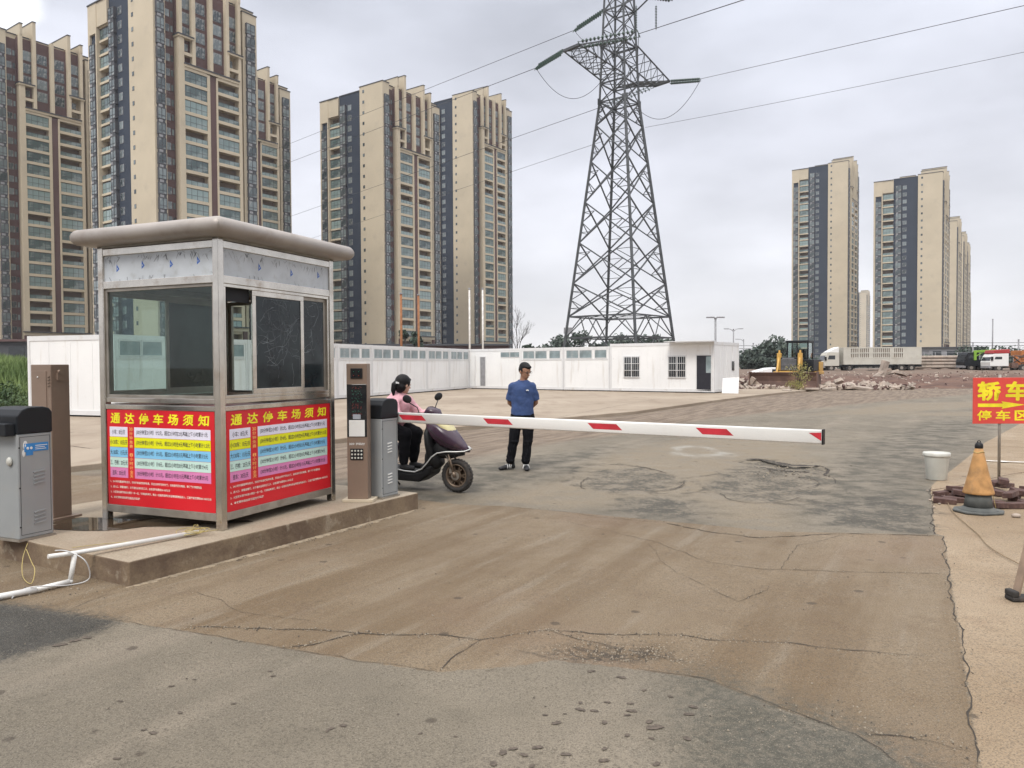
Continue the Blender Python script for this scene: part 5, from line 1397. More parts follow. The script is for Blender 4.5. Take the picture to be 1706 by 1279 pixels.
# ------------------------------------------------------------------ trees and plants
M['leaf_far'] = leafmat('far_foliage', (.05, .07, .06), (.09, .115, .09))  # paler, greyer leaves: distance haze put into the colour
def leaves(mb, rnd, blobs, n, s0, s1, m=0):
    for i in range(n):
        c, r_ = rnd.choice(blobs)
        d_ = Vector((rnd.gauss(0, 1), rnd.gauss(0, 1), rnd.gauss(0, 1))).normalized()*(rnd.random()**.4)
        p = c + Vector((d_.x*r_[0], d_.y*r_[1], d_.z*r_[2])); s_ = rnd.uniform(s0, s1)
        q = Vector((rnd.gauss(0, 1), rnd.gauss(0, 1), rnd.gauss(0, 1))).normalized(); t = q.orthogonal().normalized(); u = q.cross(t)
        mb.add([p - t*s_*.5, p + u*s_*.28, p + t*s_*.5, p - u*s_*.28], [(0, 1, 2, 3)], m)
def tree(loc, h, r_, label, group=None, seed=0, n=1500, mt='leaf_dark', leaf=.4, cat="tree"):
    rnd = random.Random(seed); o = empty("tree", loc, 0, label, cat, group)
    t = MB(); top = Vector((rnd.uniform(-.3, .3), 0, h*.75)); t.tube([(0, 0, -.1), (0, 0, h*.3), top], .1, 8, rs=[h*.025, h*.018, h*.006])
    blobs = []
    for i in range(11):
        z = h*rnd.uniform(.22, .9); w_ = r_*(1.05 - abs(z/h-.5)); a = rnd.uniform(0, 6.28); dd = rnd.uniform(.2, .75)*w_
        c = Vector((math.cos(a)*dd, math.sin(a)*dd, z)); b_ = rnd.uniform(.25, .5)*r_; blobs.append((c, (b_, b_, b_*rnd.uniform(.6, .95))))
        t.tube([(0, 0, z*.6), tuple(c)], .05, 5, rs=[h*.010, h*.003])
    t.build("trunk", M['bark'], o)
    m = MB(); leaves(m, rnd, blobs, n, leaf*.6, leaf*1.4); m.build("crown", M[mt], o); return o
TL = [(932, 562, 150, 8, 4.5), (950, 557, 152, 8.5, 5), (985, 562, 150, 7, 3.2), (1022, 558, 160, 8, 5), (1045, 556, 165, 8.5, 5.2), (1072, 558, 160, 8, 4.5), (1096, 562, 155, 7, 3.5), (1112, 564, 150, 6.5, 3)]
TN = ["round dark tree behind the pylon's left foot", "taller dark tree just right of the pylon's left foot", "small dark tree between the two left pylon legs", "dark tree behind the near left pylon leg", "broad dark tree in the middle of the pylon's base", "dark tree behind the near right pylon leg", "small dark tree inside the pylon's right foot", "lowest dark tree beside the pylon's right foot"]
for i, ((x, y, D_, h, r_), lb) in enumerate(zip(TL, TN)):
    p = at(x, y, D_); tree((p.x, p.y, 0), p.z, r_, lb, "dark trees behind the pylon", 10+i, 1300, mt="leaf_far", leaf=.8)
TL = [(1246, 585, 150, 3), (1262, 580, 150, 4), (1279, 572, 150, 3.4), (1300, 566, 150, 4.5), (1313, 572, 152, 3)]
TN = ["leftmost low tree between the office cabin and the bulldozer", "second low tree right of the office cabin", "third tree of the green row left of the bulldozer", "tallest tree of the green row just left of the bulldozer cab", "tree touching the bulldozer cab's left side"]
for i, ((x, y, D_, r_), lb) in enumerate(zip(TL, TN)):
    p = at(x, y, D_); tree((p.x, p.y, 0), p.z, r_, lb, "green trees left of the bulldozer", 30+i, 1500, mt="leaf_far", leaf=.8)
TL = [(1600, 588, 180, 4), (1628, 582, 190, 5), (1652, 586, 190, 5), (1676, 582, 190, 5), (1700, 585, 190, 6)]
TN = ["low tree behind the long pipe stack's right end", "low tree above the lime crane arm", "low tree behind the red-topped truck cab", "low tree behind the crane truck's machinery", "rightmost low tree behind the orange crane"]
for i, ((x, y, D_, r_), lb) in enumerate(zip(TL, TN)):
    p = at(x, y, D_); tree((p.x, p.y, 0), p.z, r_, lb, "low trees behind the parked trucks", 50+i, 900, leaf=.8)
p = at(885, 562, 100); tree((p.x, p.y, 0), p.z, 1.8, "small dark leafy tree beside the bare tree", None, 71, 500, leaf=.5)
for i, (x, lb) in enumerate(((676, "dark conifer between the two rusty poles in front of the middle towers"), (690, "dark conifer right behind the second rusty pole"))):
    p = at(x, 545, 120); tree((p.x, p.y, 0), p.z, 1.6, lb, "dark conifers before the middle towers", 75+i, 1200, leaf=.5)
# bare tree
def bare_tree(loc, h, label, seed=3):
    rnd = random.Random(seed); o = empty("bare_tree", loc, 0, label, "tree"); t = MB(); b = MB()
    def grow(p, d, L, r_, k, mb):
        q = p + d*L; mb.tube([p, p.lerp(q, .5) + Vector((rnd.uniform(-1, 1), rnd.uniform(-1, 1), 0))*L*.05, q], r_, 5, rs=[r_, r_*.85, r_*.65])
        if k == 0: return
        for i in range(3 if k > 1 else 4):
            nd = (d + Vector((rnd.uniform(-.55, .55), rnd.uniform(-.5, .5), rnd.uniform(-.05, .35)))).normalized()
            grow(p.lerp(q, rnd.uniform(.55, 1)), nd, L*rnd.uniform(.55, .8), r_*.55, k-1, b)
    grow(Vector((0, 0, 0)), Vector((0, 0, 1)), h*.38, .12, 5, t)
    t.build("trunk", M['bark'], o); b.build("branches", M['bark'], o)
p = at(862, 517, 100); bare_tree((p.x, p.y, 0), p.z, "leafless tree right of the middle apartment towers")

# grassy mound at the left
rnd = random.Random(8)
mx_, my_ = -28.5, 33.5
def mound_h(x, y_):
    e = ((x-mx_)/12.5)**2 + ((y_-my_)/7.5)**2
    return 2.05*max(0, 1-e)**.55 + .25*(vnoise(np.array([x*.8]), np.array([y_*.8]), 3)[0]-.5)*max(0, 1-e)
m = MB(); NXm, NYm = 50, 34; vs = []
for j in range(NYm+1):
    for i in range(NXm+1):
        x = mx_-13 + 26*i/NXm; y_ = my_-8 + 16*j/NYm; vs.append((x, y_, mound_h(x, y_)-.03))
m.add(vs, [(j*(NXm+1)+i, j*(NXm+1)+i+1, (j+1)*(NXm+1)+i+1, (j+1)*(NXm+1)+i) for j in range(NYm) for i in range(NXm)], 0, True)
tag(m.build("grass_mound", mat('mound_soil', (.05, .075, .025), .95)), kind="structure")
m = MB()
for i in range(26000):
    x = rnd.uniform(mx_-2, mx_+12.6); y_ = rnd.uniform(my_-7.6, my_+3); z = mound_h(x, y_)
    if z < .04: continue
    h_ = rnd.uniform(.18, .55); a = rnd.uniform(0, 6.28); w_ = rnd.uniform(.015, .04); dx, dy = rnd.uniform(-.2, .2), rnd.uniform(-.2, .2)
    m.add([(x-w_*math.cos(a), y_-w_*math.sin(a), z-.03), (x+w_*math.cos(a), y_+w_*math.sin(a), z-.03), (x+dx, y_+dy, z+h_)], [(0, 1, 2)], 0)
blobs = [(Vector((rnd.uniform(mx_+1, mx_+10.5), rnd.uniform(my_-7.2, my_-4.5), rnd.uniform(.2, .9))), (rnd.uniform(.4, 1), .5, rnd.uniform(.3, .6))) for _ in range(26)]
leaves(m, rnd, blobs, 9000, .07, .16, 1)
tag(m.build("tall_grass", [M['grass'], M['leaf_mid']]), kind="stuff")

# ------------------------------------------------------------------ lattice pylon
PC = Vector((12.4, 88.3, 0))
PR = R(7)
def rad(z):
    if z < 31.3: return 7.05 + (2.30-7.05)*(z/31.3)
    return 2.30 + (1.55-2.30)*((z-31.3)/15)
def PP(k_, z, sc_=1.0):
    a = PR + math.pi/2*k_; r_ = rad(z)*sc_; return Vector((r_*math.cos(a), r_*math.sin(a), z))
py = empty("pylon", PC, 0, "tall grey lattice steel power pylon behind the white cabins", "pylon")
for k_ in range(4):
    MB().beam(PP(k_, 0), PP(k_, 31.3), .26).beam(PP(k_, 31.3), PP(k_, 50), .20).build("leg", M['pylon'], py)
LV = [0, 4.6, 7.0, 10.8, 15.4, 20.0, 24.6, 28.7, 31.3, 33.4, 35.6, 37.6, 39.5, 41.6, 43.8, 46, 48.5]
br = MB()
def mid(a, b, t=.5): return a.lerp(b, t)
for k_ in range(4):
    k2 = (k_+1) % 4
    for i in range(len(LV)-1):
        z0, z1 = LV[i], LV[i+1]; a, b, c, d = PP(k_, z0), PP(k2, z0), PP(k_, z1), PP(k2, z1); th = .13 if z0 < 31 else .11
        if i == 0:
            mm = mid(c, d); br.beam(a, mm, .12); br.beam(b, mm, .12); br.beam(mid(a, mm), mid(a, c, .5), .07); br.beam(mid(b, mm), mid(b, d, .5), .07)
            br.beam(mid(a, mm), PP(k_, z1), .06); br.beam(mid(b, mm), PP(k2, z1), .06)
            continue
        if i == 1:
            mm = mid(c, d); br.beam(a, mid(c, d, .3), .10); br.beam(b, mid(c, d, .7), .10); br.beam(mid(a, b), mid(c, d, .3), .09); br.beam(mid(a, b), mid(c, d, .7), .09); continue
        th = th if z0 < 31 else .085; br.beam(a, d, th); br.beam(b, c, th)
        if 1 < i < 8:                                  # secondary bracing
            x = mid(a, d); mL = mid(a, c); mR = mid(b, d)
            for leg_m, pa, pb in ((mL, a, c), (mR, b, d)):
                t1 = mid(x, pa, .5); t2 = mid(x, pb, .5)
                br.beam(leg_m, t1, .075); br.beam(leg_m, t2, .075); br.beam(mid(leg_m, pa), t1, .06); br.beam(mid(leg_m, pb), t2, .06)
for z in (4.6, 7.0, 31.3, 33.4, 37.6, 41.6):
    for k_ in range(4): br.beam(PP(k_, z), PP((k_+1) % 4, z), .14)
    br.beam(PP(0, z), PP(2, z), .07); br.beam(PP(1, z), PP(3, z), .07)
for z in (4.6, 7.0):
    for k_ in range(4): br.beam(mid(PP(k_, z), PP((k_+1) % 4, z)), mid(PP((k_+1) % 4, z), PP((k_+2) % 4, z)), .08)
for k_ in range(4):
    for z in (31.3, 37.6): br.bx(-.35, .35, -.06, .06, -.35, .35, 0, Matrix.Translation(PP(k_, z)) @ Matrix.Rotation(PR + math.pi/2*k_ + R(45), 4, 'Z'))
br.build("bracing", M['pylon'], py)
AD = Vector((.74, .67, 0)).normalized(); AL = Vector((-AD.y, AD.x, 0))
tips = {}
def insulator(mb, a, b, n_=14, r_=.2):
    a = Vector(a); b = Vector(b); d_ = (b-a); mb.cyl(a, b, .03, n=6)
    for i in range(n_):
        p = a + d_*((i+1.2)/(n_+1.4)); q = p + d_.normalized()*.05; mb.cyl(p, q, r_, r_*.35, n=10)
def dbl(name, a, b, sp=.62, n_=13):
    m = MB(); d_ = (b-a).normalized(); s_ = d_.cross(Vector((0, 0, 1))).normalized()*sp*.6 + Vector((0, 0, sp*.8))
    insulator(m, a+s_*.5, b+s_*.5, n_); insulator(m, a-s_*.5, b-s_*.5, n_); m.beam(a-s_*.6, a+s_*.6, .07); m.beam(b-s_*.6, b+s_*.6, .07)
    m.build("insulator_string", M['insul'], py)
for sd in (-1, 1):
    tipc = AD*sd*7.9 + Vector((0, 0, 35.4)); e0 = tipc - AL*1.15; e1 = tipc + AL*1.15
    m = MB(); m.beam(e0, e1, .28, .28)
    lo = [v for v in (PP(k_, 33.8) for k_ in range(4))]; lo.sort(key=lambda v: -v.dot(AD)*sd); la, lb = lo[:2]
    if (la-lb).dot(AL) > 0: la, lb = lb, la
    ua = Vector((la.x, la.y, 37.8)); ub = Vector((lb.x, lb.y, 37.8))
    for p_, q_ in ((la, e0), (lb, e1), (ua, e0), (ub, e1)): m.beam(p_, q_, .12)
    N_ = 5
    for i in range(N_):
        t, t2 = i/N_, (i+1)/N_
        for (lo_, up_, e_) in ((la, ua, e0), (lb, ub, e1)):
            m.beam(lo_.lerp(e_, t), up_.lerp(e_, t), .06); m.beam(lo_.lerp(e_, t), up_.lerp(e_, t2), .06)
        m.beam(la.lerp(e0, t), lb.lerp(e1, t), .07); m.beam(la.lerp(e0, t), lb.lerp(e1, t2), .07); m.beam(ua.lerp(e0, t), ub.lerp(e1, t), .07); m.beam(lb.lerp(e1, t), la.lerp(e0, t2), .06)
    m.build("cross_arm", M['pylon'], py); tips[sd] = (e0 + PC, e1 + PC)
# upper bracket at the right of the head
m = MB(); b0 = Vector((0, 0, 43.6)); tb = Vector((4.6, -3.0, 43.4)); 
for k_ in (0, 3): m.beam(PP(k_, 43.8), tb, .14); m.beam(PP(k_, 41.6), tb, .12); m.beam(PP(k_, 46), tb, .10)
m.build("bracket", M['pylon'], py)
W_ = {}
def tow(p): return p - PC
# strings run on toward their conductors; ends fixed in real space
pl_ = at(893, 113, 79+9.5); dbl("s", tow(tips[-1][1]), tow(pl_)); W_['l2'] = pl_
pr_ = at(1168, 131, 88.5); m = MB(); insulator(m, tow(tips[1][0]), tow(pr_), 18, .16); insulator(m, tow(tips[1][0]) + Vector((0, 0, -.3)), tow(pr_) + Vector((0, 0, -.25)), 18, .16); m.build("insulator_string", M['insul'], py); W_['r2'] = pr_
q_ = at(1064, 56, 76); dbl("s", tow(tips[-1][0]), tow(q_)); W_['r1'] = q_
q_ = at(1008, 176, 99); dbl("s", tow(tips[1][1]), tow(q_)); W_['l3'] = q_
pk = PP(2, 41.6) ; q_ = at(957, 50, 93); dbl("s", pk + Vector((0, 0, 0)), tow(q_)); W_['l1'] = q_
q_ = at(1118, -4, 84); dbl("s", PP(0, 43.8), tow(q_)); W_['r0'] = q_
for (x, y0_, y1_, D_) in ((1060, 8, 55, 86), (1093, 8, 50, 84)):
    m = MB(); insulator(m, tow(at(x, y0_, D_)), tow(at(x, y1_, D_)), 15, .13); m.build("insulator_string", M['insul'], py)
MB().bx(-.5, .5, -.1, .1, -.35, .35, 0, Matrix.Translation(PP(2, 5.6)*.97)).build("sign_plate", M['pole_grey'], py)
def cable(a, b, sag, r_, lab, grp="power lines on the pylon", n_=24, name="power_cable"):
    a = Vector(a); b = Vector(b)
    pts = [a.lerp(b, i/n_) - Vector((0, 0, sag*4*(i/n_)*(1-i/n_))) for i in range(n_+1)]
    return tag(MB().tube(pts, r_, 5).build(name, M['wire_black']), lab, "cable", grp)
cr_ = .035
cable(W_['l1'], at(300, 312, 330), 0, cr_, "power cable from the uppermost left insulators down behind the middle towers")
cable(W_['l2'], at(300, 340, 330), 0, cr_, "power cable from the left crossarm's hanging insulators down to the left")
cable(W_['l3'], at(300, 425, 330), 0, cr_, "power cable from behind the pylon body down to the left")
cable(at(1005, 235, 92), at(300, 470, 330), 0, .025, "faint lowest power cable leading left from the pylon's waist")
cable(W_['r1'], at(1500, -85, 40), 0, cr_, "power cable rising from the pylon head out of the photo's top edge")
cable(W_['r2'], at(1900, -35, 46), .0, .024, "power cable rising from the right crossarm to the right edge")
cable(at(1075, 212, 90), at(1900, 45, 60), .2, .020, "faint thin cable rising right from the pylon's waist")
cable(W_['r0'], at(1300, -120, 40), 0, cr_, "uppermost power cable leaving the pylon head to the right")
def loop(a, b, dip, lab):
    cable(a, b, dip, .03, lab, "jumper loops on the pylon")
loop(W_['l2'], PC + PP(2, 33.6), 2.6, "hanging jumper loop under the left crossarm")
loop(W_['r2'], PC + PP(0, 30.5), 2.4, "hanging jumper loop under the right crossarm")
loop(W_['l1'], PC + PP(2, 38.5), 1.0, "short jumper loop above the left crossarm")
loop(W_['r1'], PC + PP(0, 36.5), 1.0, "short jumper loop right of the pylon body")

# ------------------------------------------------------------------ apartment towers
FL = 2.95
def me_of(mb, name, mats):
    o = mb.build(name, mats); me_ = o.data; bpy.data.objects.remove(o); return me_
def bay_mesh(w, deep=.5):
    m = MB(); h0, h1 = .35, 2.35
    m.bx(-w/2, w/2, -deep, 0, h0-.18, h0, 0).bx(-w/2, w/2, -deep, 0, h1, h1+.15, 0)
    m.bx(-w/2, -w/2+.1, -deep, 0, h0, h1, 0).bx(w/2-.1, w/2, -deep, 0, h0, h1, 0); m.bx(-.04, .04, -deep, -deep+.08, h0, h1, 0); m.bx(-w/2+.1, w/2-.1, -deep, -deep+.06, h0+.55, h0+.62, 0)
    m.bx(-w/2+.1, w/2-.1, -deep+.06, -deep+.10, h0, h1, 1)
    m.bx(-w/2+.12, w/2-.12, -deep+.02, 0, -.45, .1, 2)
    m.bx(-w/2+.2, -w/2+1.0, -deep-.02, -deep+.02, -.42, .08, 3)
    return me_of(m, "bay_window", [M['bay_frame'], M['bglass'], M['cap_dark'], M['pole_grey']])
def win_mesh(w, h_, z=.9):
    m = MB(); m.bx(-w/2, w/2, -.05, 0, z, z+h_, 0).bx(-w/2+.07, w/2-.07, -.06, -.05, z+.07, z+h_-.07, 1)
    if w > 1: m.bx(-.03, .03, -.07, -.06, z+.07, z+h_-.07, 0)
    return me_of(m, "window", [M['frame_light'] if w > 1 else M['bay_frame'], M['bglass']])
def balc_mesh(w, closed):
    m = MB(); n_ = max(2, round(w/1.25))
    m.bx(0, w, 0, .05, .26, 1.15 if not closed else 2.48, 1)
    for i in range(n_+1): x = min(w-.03, max(.0, w*i/n_-.02)); m.bx(x, x+.05, -.03, 0, .26, 1.15 if not closed else 2.48, 0)
    for z in ((1.12,) if not closed else (1.12, 2.42)): m.bx(0, w, -.035, 0, z, z+.06, 0)
    if not closed: m.bx(w*.3, w*.75, 1.38, 1.44, .3, 2.3, 2)
    return me_of(m, "balcony_glazing", [M['bay_frame'], M['balglass'], M['dark_glass']])
ME = dict(bay=bay_mesh(1.7), bay2=bay_mesh(2.2), bayr=bay_mesh(2.2, .7), small=win_mesh(.7, .85, 1.1), mid=win_mesh(1.3, 1.5, .8), narrow=win_mesh(.55, 1.3, .9), up=win_mesh(2.3, 2.3, .35), slate=win_mesh(1.5, 1.6, .7),
          bc=balc_mesh(5.1, True), bo=balc_mesh(5.1, False), rc=balc_mesh(4.0, True), ro=balc_mesh(4.0, False))
def tower(corner, N, label, group, detail=True, seed=0, sc_=1.0, z0=0., tint=None):
    rnd = random.Random(seed)
    o = empty("apartment_building", (corner[0], corner[1], z0), R(55), label, "apartment building", group)
    o.scale = (sc_, sc_, 1)
    H = N*FL; nc = N-6
    BE, BRN, SL, CAP, RC = 0, 1, 2, 3, 4
    m = MB()
    # rear wing
    m.bx(1.0, 23, 9.0, 18.3, 0, H-.5, SL); m.bx(2.4, 23, 18.3, 22.5, 0, H-2*FL, RC); m.bx(1.0, 23.6, 22.5, 26, 0, H-.8, BE); m.bx(.4, 1.0, 22.5, 22.9, 0, H-.8, BE); m.bx(.4, 1.0, 25.3, 26, 0, H-.8, BE); m.bx(.85, 1.0, 22.9, 25.3, 0, H-2.4*FL, SL); m.bx(.4, 1.0, 22.9, 25.3, H-2.4*FL, H-.8, BE); m.bx(.5, 23.5, 18.3, 22.5, H-2*FL, H-.8, BE)
    m.bx(.85, 23.1, 9.1, 18.4, H-.5, H-.25, CAP); m.bx(.25, 23.7, 18.4, 26.1, H-.8, H-.55, CAP)
    for k_ in range(1, N-1): m.bx(1.0, 2.4, 18.3, 22.5, k_*FL-.25, k_*FL+.22, BE if k_ % 1 == 0 else SL)
    # front block
    m.bx(0, 24, 1.2, 9.0, 0, H, BE); m.bx(0, 2.5, 0, 1.2, 0, H, BE); m.bx(20.4, 24, 0, 1.2, 0, H-1.2, BE)
    m.bx(2.5, 5.0, 1.1, 1.2, 0, H-1, BRN); m.bx(19.6, 20.4, .9, 1.2, 0, H-2, BRN)
    m.bx(-.12, 24.12, 1.08, 9.12, H, H+.22, CAP); m.bx(-.12, 2.6, -.12, 1.08, H, H+.22, CAP); m.bx(20.3, 24.12, -.12, 1.08, H-1.2, H-.98, CAP)
    # middle projection, lower zone
    zc = nc*FL; zs = (nc+2)*FL
    m.bx(5.0, 6.2, -.6, 1.2, 0, zs, BE); m.bx(6.2, 8.0, .5, 1.2, zc, zs, BRN)
    m.bx(18.9, 19.6, -.6, 1.2, 0, zs, BE)
    m.bx(11.3, 11.95, -.6, 1.2, 0, zc, BE); m.bx(11.95, 13.4, -.45, 1.2, 0, zc, BRN); m.bx(13.4, 13.8, -.6, 1.2, 0, zc, BE)
    m.bx(6.2, 11.3, .95, 1.2, 0, zc, RC); m.bx(13.8, 18.9, .95, 1.2, 0, zc, RC)
    for k_ in range(1, nc+1):
        for a, b in ((6.2, 11.3), (13.8, 18.9)): m.bx(a, b, -.55, .95, k_*FL-.42, k_*FL+.22, BE)
    m.bx(6.2, 18.9, -.75, .95, zc+.22, zc+.7, BE); m.bx(6.1, 19.0, -.9, .95, zc+.7, zc+.95, CAP)
    for a, b in ((4.8, 8.2), (16.2, 19.8)): m.bx(a, b, -.85, 1.2, zs, zs+.35, BE); m.bx(a-.1, b+.1, -.95, 1.2, zs+.35, zs+.6, CAP)
    for k_ in (nc+1,):
        for a, b in ((6.2, 8.0), (16.6, 18.9)): m.bx(a, b, -.55, .5, k_*FL-.42, k_*FL+.22, BE)
    # upper zone: brown wall between beige fins
    m.bx(8.0, 16.6, .35, 1.2, zc+.95, H-.6, BRN); m.bx(5.0, 8.0, .45, 1.2, zs+.6, H-.6, BRN); m.bx(16.6, 19.6, .45, 1.2, zs+.6, H-.6, BRN)
    for a in (8.0, 12.0, 15.9): m.bx(a, a+.7, -.7, .35, zc+.95, H, BE)
    for a in (5.2, 18.9): m.bx(a, a+.6, -.6, .45, zs+.6, H, BE)
    YZ = Matrix(((0, 0, 1, 0), (1, 0, 0, 0), (0, 1, 0, 0), (0, 0, 0, 1)))
    for a, w_, hh_ in ((5.2, .6, 2.4), (8.0, .7, 3.6), (15.9, .7, 3.2), (18.9, .6, 1.8)):
        m.prism([(-.7, H-.02), (-.7, H+hh_), (8.6, H+hh_-.1), (8.6, H-.02)], a, a+w_, BE, YZ)
        m.prism([(-.8, H+hh_), (-.8, H+hh_+.2), (8.7, H+hh_+.1), (8.7, H+hh_-.1)], a-.08, a+w_+.08, CAP, YZ)
    m.bx(8, 16, 11, 17, H-.25, H+1.6, BE); m.bx(7.9, 16.1, 10.9, 17.1, H+1.6, H+1.8, CAP)
    # lobby storeys: darker piers and a coping
    m.bx(4.7, 19.9, -1.1, -.9, 3*FL+.2, 3*FL+.9, BE); m.bx(4.5, 20.1, -1.4, -.9, 3*FL+.9, 3*FL+1.15, CAP)
    for a in (4.8, 11.2, 13.4, 19.0): m.bx(a, a+.9, -1.05, -.62, 0, 3*FL+.2, BRN)
    m.build("wall", [M['beige'], M['brownw'], M['slate'], M['cap_dark'], M['recess']], o)
    pm_ = MB(); pm_.bx(-1.5, 26, -4, -1.6, 0, 4.2, 1); pm_.bx(-2.5, 27, -5, -1.2, 4.2, 4.6, 3); pm_.bx(-2.2, -.02, -1.6, 9, 0, 4.0, 1); pm_.bx(-2.8, -.02, -1.2, 9.6, 4.0, 4.4, 3)
    pm_.build("podium", [M['beige'], M['brownw'], M['slate'], M['cap_dark']], o)
    items = []
    for k_ in range(0, N):
        z = k_*FL
        items.append(('small', 'window', (0, 7.5, z), -90))
        if k_ < N-1 and k_ > 0:
            items.append(('bay', 'bay_window', (1.25, 0, z), 0)); items.append(('bay2', 'bay_window', (22.2, 0, z), 0)) if k_ < N-1 else None
            items.append(('mid', 'brown_wall_window', (3.4, 1.1, z), 0)); items.append(('narrow', 'narrow_window', (4.5, 1.1, z), 0))
            items.append(('bayr', 'rear_bay_window', (1.0, 16.4, z), -90)); items.append(('slate', 'slate_wall_window', (1.0, 14.1, z), -90))
        if 0 < k_ < N-3: items.append(('bayr', 'edge_window', (.85, 24.1, z), -90))
        if 0 < k_ < N-2: items.append((rnd.choice(('rc', 'rc', 'ro')), 'rear_balcony_glazing', (1.15, 22.4, z), -90))
        if 0 < k_ < nc:
            items.append((rnd.choice(('bc', 'bc', 'bc', 'bo')), 'balcony_glazing', (6.2, -.42, z), 0)); items.append((rnd.choice(('bc', 'bc', 'bo', 'bo')), 'balcony_glazing', (13.8, -.42, z), 0))
        if nc <= k_ < N-1:
            for xx in (10.35, 14.3):
                if z > zc: items.append(('up', 'fin_wall_window', (xx, .35, z), 0))
            if z >= zs:
                items.append(('up', 'fin_wall_window', (6.9, .45, z), 0)); items.append(('up', 'fin_wall_window', (17.75, .45, z), 0))
            elif z >= zc+1:
                items.append(('mid', 'fin_wall_window', (7.0, .5, z), 0)); items.append(('mid', 'fin_wall_window', (17.75, .9, z), 0))
    if detail:
        for key, nm, p, r_ in items: inst(ME[key], nm, o, p, R(r_))
    else:
        mm = MB()
        for key, nm, p, r_ in items:
            me_ = ME[key]; T_ = Matrix.Translation(p) @ Matrix.Rotation(R(r_), 4, 'Z'); b = len(mm.v)
            mm.v += [tuple(T_ @ v.co) for v in me_.vertices]
            for f_ in me_.polygons:
                mn = me_.materials[f_.material_index].name; mi = {'bay_frame': 0, 'building_glass': 1, 'balcony_glass': 1, 'dark_coping': 0, 'dark_glass': 1, 'pole_grey': 0, 'window_frame_light': 0}[mn]
                mm.f.append(tuple(b+i for i in f_.vertices)); mm.m.append(mi); mm.s.append(False)
        tag(mm.build("windows", [M['bay_frame'], M['bglass']], o), kind="stuff")
    return o
def K(pxx, D_): return ((pxx-CX)/FPX*D_, D_)
GL_ = "twin beige towers on the left"; GM = "beige towers in the middle"; GR = "beige towers at the right"
tower(K(2, 178), 27, "tall beige apartment tower at the photo's left edge, partly behind its neighbour", GL_, seed=1)
tower(K(265, 152), 27, "largest beige and slate apartment tower rising out of the photo above the booth", GL_, seed=2)
tower((-75.8, 198.6), 27, "beige apartment tower peeking out right of the largest tower above the booth", GL_, seed=3)
tower(K(642, 213), 27, "left one of the two beige towers between booth and pylon", GM, seed=4)
tower(K(790, 271), 33, "right one of the two beige towers between booth and pylon", GM, seed=5)
tower((160, 367), 33, "left one of the distant tower pair behind the white truck", GR, seed=6)
tower((177, 317), 27, "wide nearer tower of the distant pair behind the white truck", GR, seed=7)
tower(K(1592, 427), 27, "first tower stepping back right of the distant pair", GR, False, 8)
tower(K(1603, 478), 27, "second tower stepping back right of the distant pair", GR, False, 9)
tower(K(1609, 522), 27, "third tower stepping back right of the distant pair", GR, False, 10)
tower(K(1613, 887), 27, "small faraway tower at the end of the right-hand row", GR, False, 11)
tower(K(1443, 1054), 33, "small pale faraway tower between the two distant towers", None, False, 12)

# low buildings at the towers' feet
def low_building(loc, rz, w, d, h, label, roof='cap_dark', wall='brownw'):
    o = empty("low_building", loc, rz, label, "building")
    m = MB().bx(0, w, 0, d, 0, h); m.build("wall", M[wall], o)
    m = MB().bx(-.6, w+.6, -.6, d+.6, h, h+.35); m.build("roof", M[roof], o)
    for i in range(int(w/4)):
        f = MB().bx(1+4*i, 3.4+4*i, -.06, 0, 1, h-.8).build("window", M['dark_glass'], o)
low_building((*K(560, 150), 0), R(8), 34, 8, 5.4, "low dark brown building at the foot of the middle towers")
low_building((*K(1548, 215), 0), R(2), 16, 8, 5.5, "low grey building at the foot of the distant towers", wall='pole_grey')
low_building((*K(-40, 120), 0), R(4), 16, 8, 5.6, "low building with reddish eaves above the grass mound", roof='brownw', wall='cap_dark')

# ------------------------------------------------------------------ poles and lamps behind the cabins
def pole(x, ytop, D_, r_, mt, label, lower=None, name="pole", grp=None):
    p = at(x, ytop, D_); o = empty(name, (p.x, p.y, 0), 0, label, "pole", grp)
    m = MB().cyl((0, 0, 0), (0, 0, p.z), r_*1.1, r_, n=10); m.build("shaft", M[mt], o)
    m = MB().cyl((0, 0, p.z), (0, 0, p.z+.12), r_*1.4, r_*1.2, n=10); m.build("cap", M['pole_grey'], o); return o, p
pole(668, 490, 66, .10, 'pole_rust', "left one of the two rusty orange poles in front of the middle towers", grp="rusty poles")
pole(697, 492, 66, .09, 'pole_rust', "right one of the two rusty orange poles in front of the middle towers", grp="rusty poles")
pole(782, 482, 60, .07, 'pole_white', "left one of the two slim white poles behind the cabin row's corner", grp="white poles")
pole(804, 482, 60, .07, 'pole_white', "right one of the two slim white poles behind the cabin row's corner", grp="white poles")
def lamp(x, ytop, D_, label, arms):
    o, p = pole(x, ytop, D_, .09, 'pole_grey', label, name="street_lamp", grp="street lamps behind the cabins"); o["category"] = "street lamp"
    for s_, l_ in arms:
        m = MB().tube([(0, 0, p.z-.3), (s_*l_*.5, 0, p.z+.05), (s_*l_, 0, p.z+.15)], .05, 6); m.build("arm", M['pole_grey'], o)
        m = MB().bx(min(0, s_*.7)+s_*l_, max(0, s_*.7)+s_*l_, -.15, .15, p.z+.08, p.z+.2); m.build("lamp_head", M['pole_grey'], o, bevel=.03)
lamp(1192, 531, 70, "street lamp on the slim pole rising just above the office cabin's right end", ((-1, .12), (1, .12)))
lamp(1222, 549, 120, "double-armed street lamp between the cabin's end and the trees", ((-1, .8), (1, .8)))
lamp(1239, 566, 150, "single-armed street lamp right of the double-armed one", ((-1, .9),))
o, p = pole(1654, 532, 210, .16, 'pole_grey', "thin tall mast standing above the red-topped truck", name="mast")
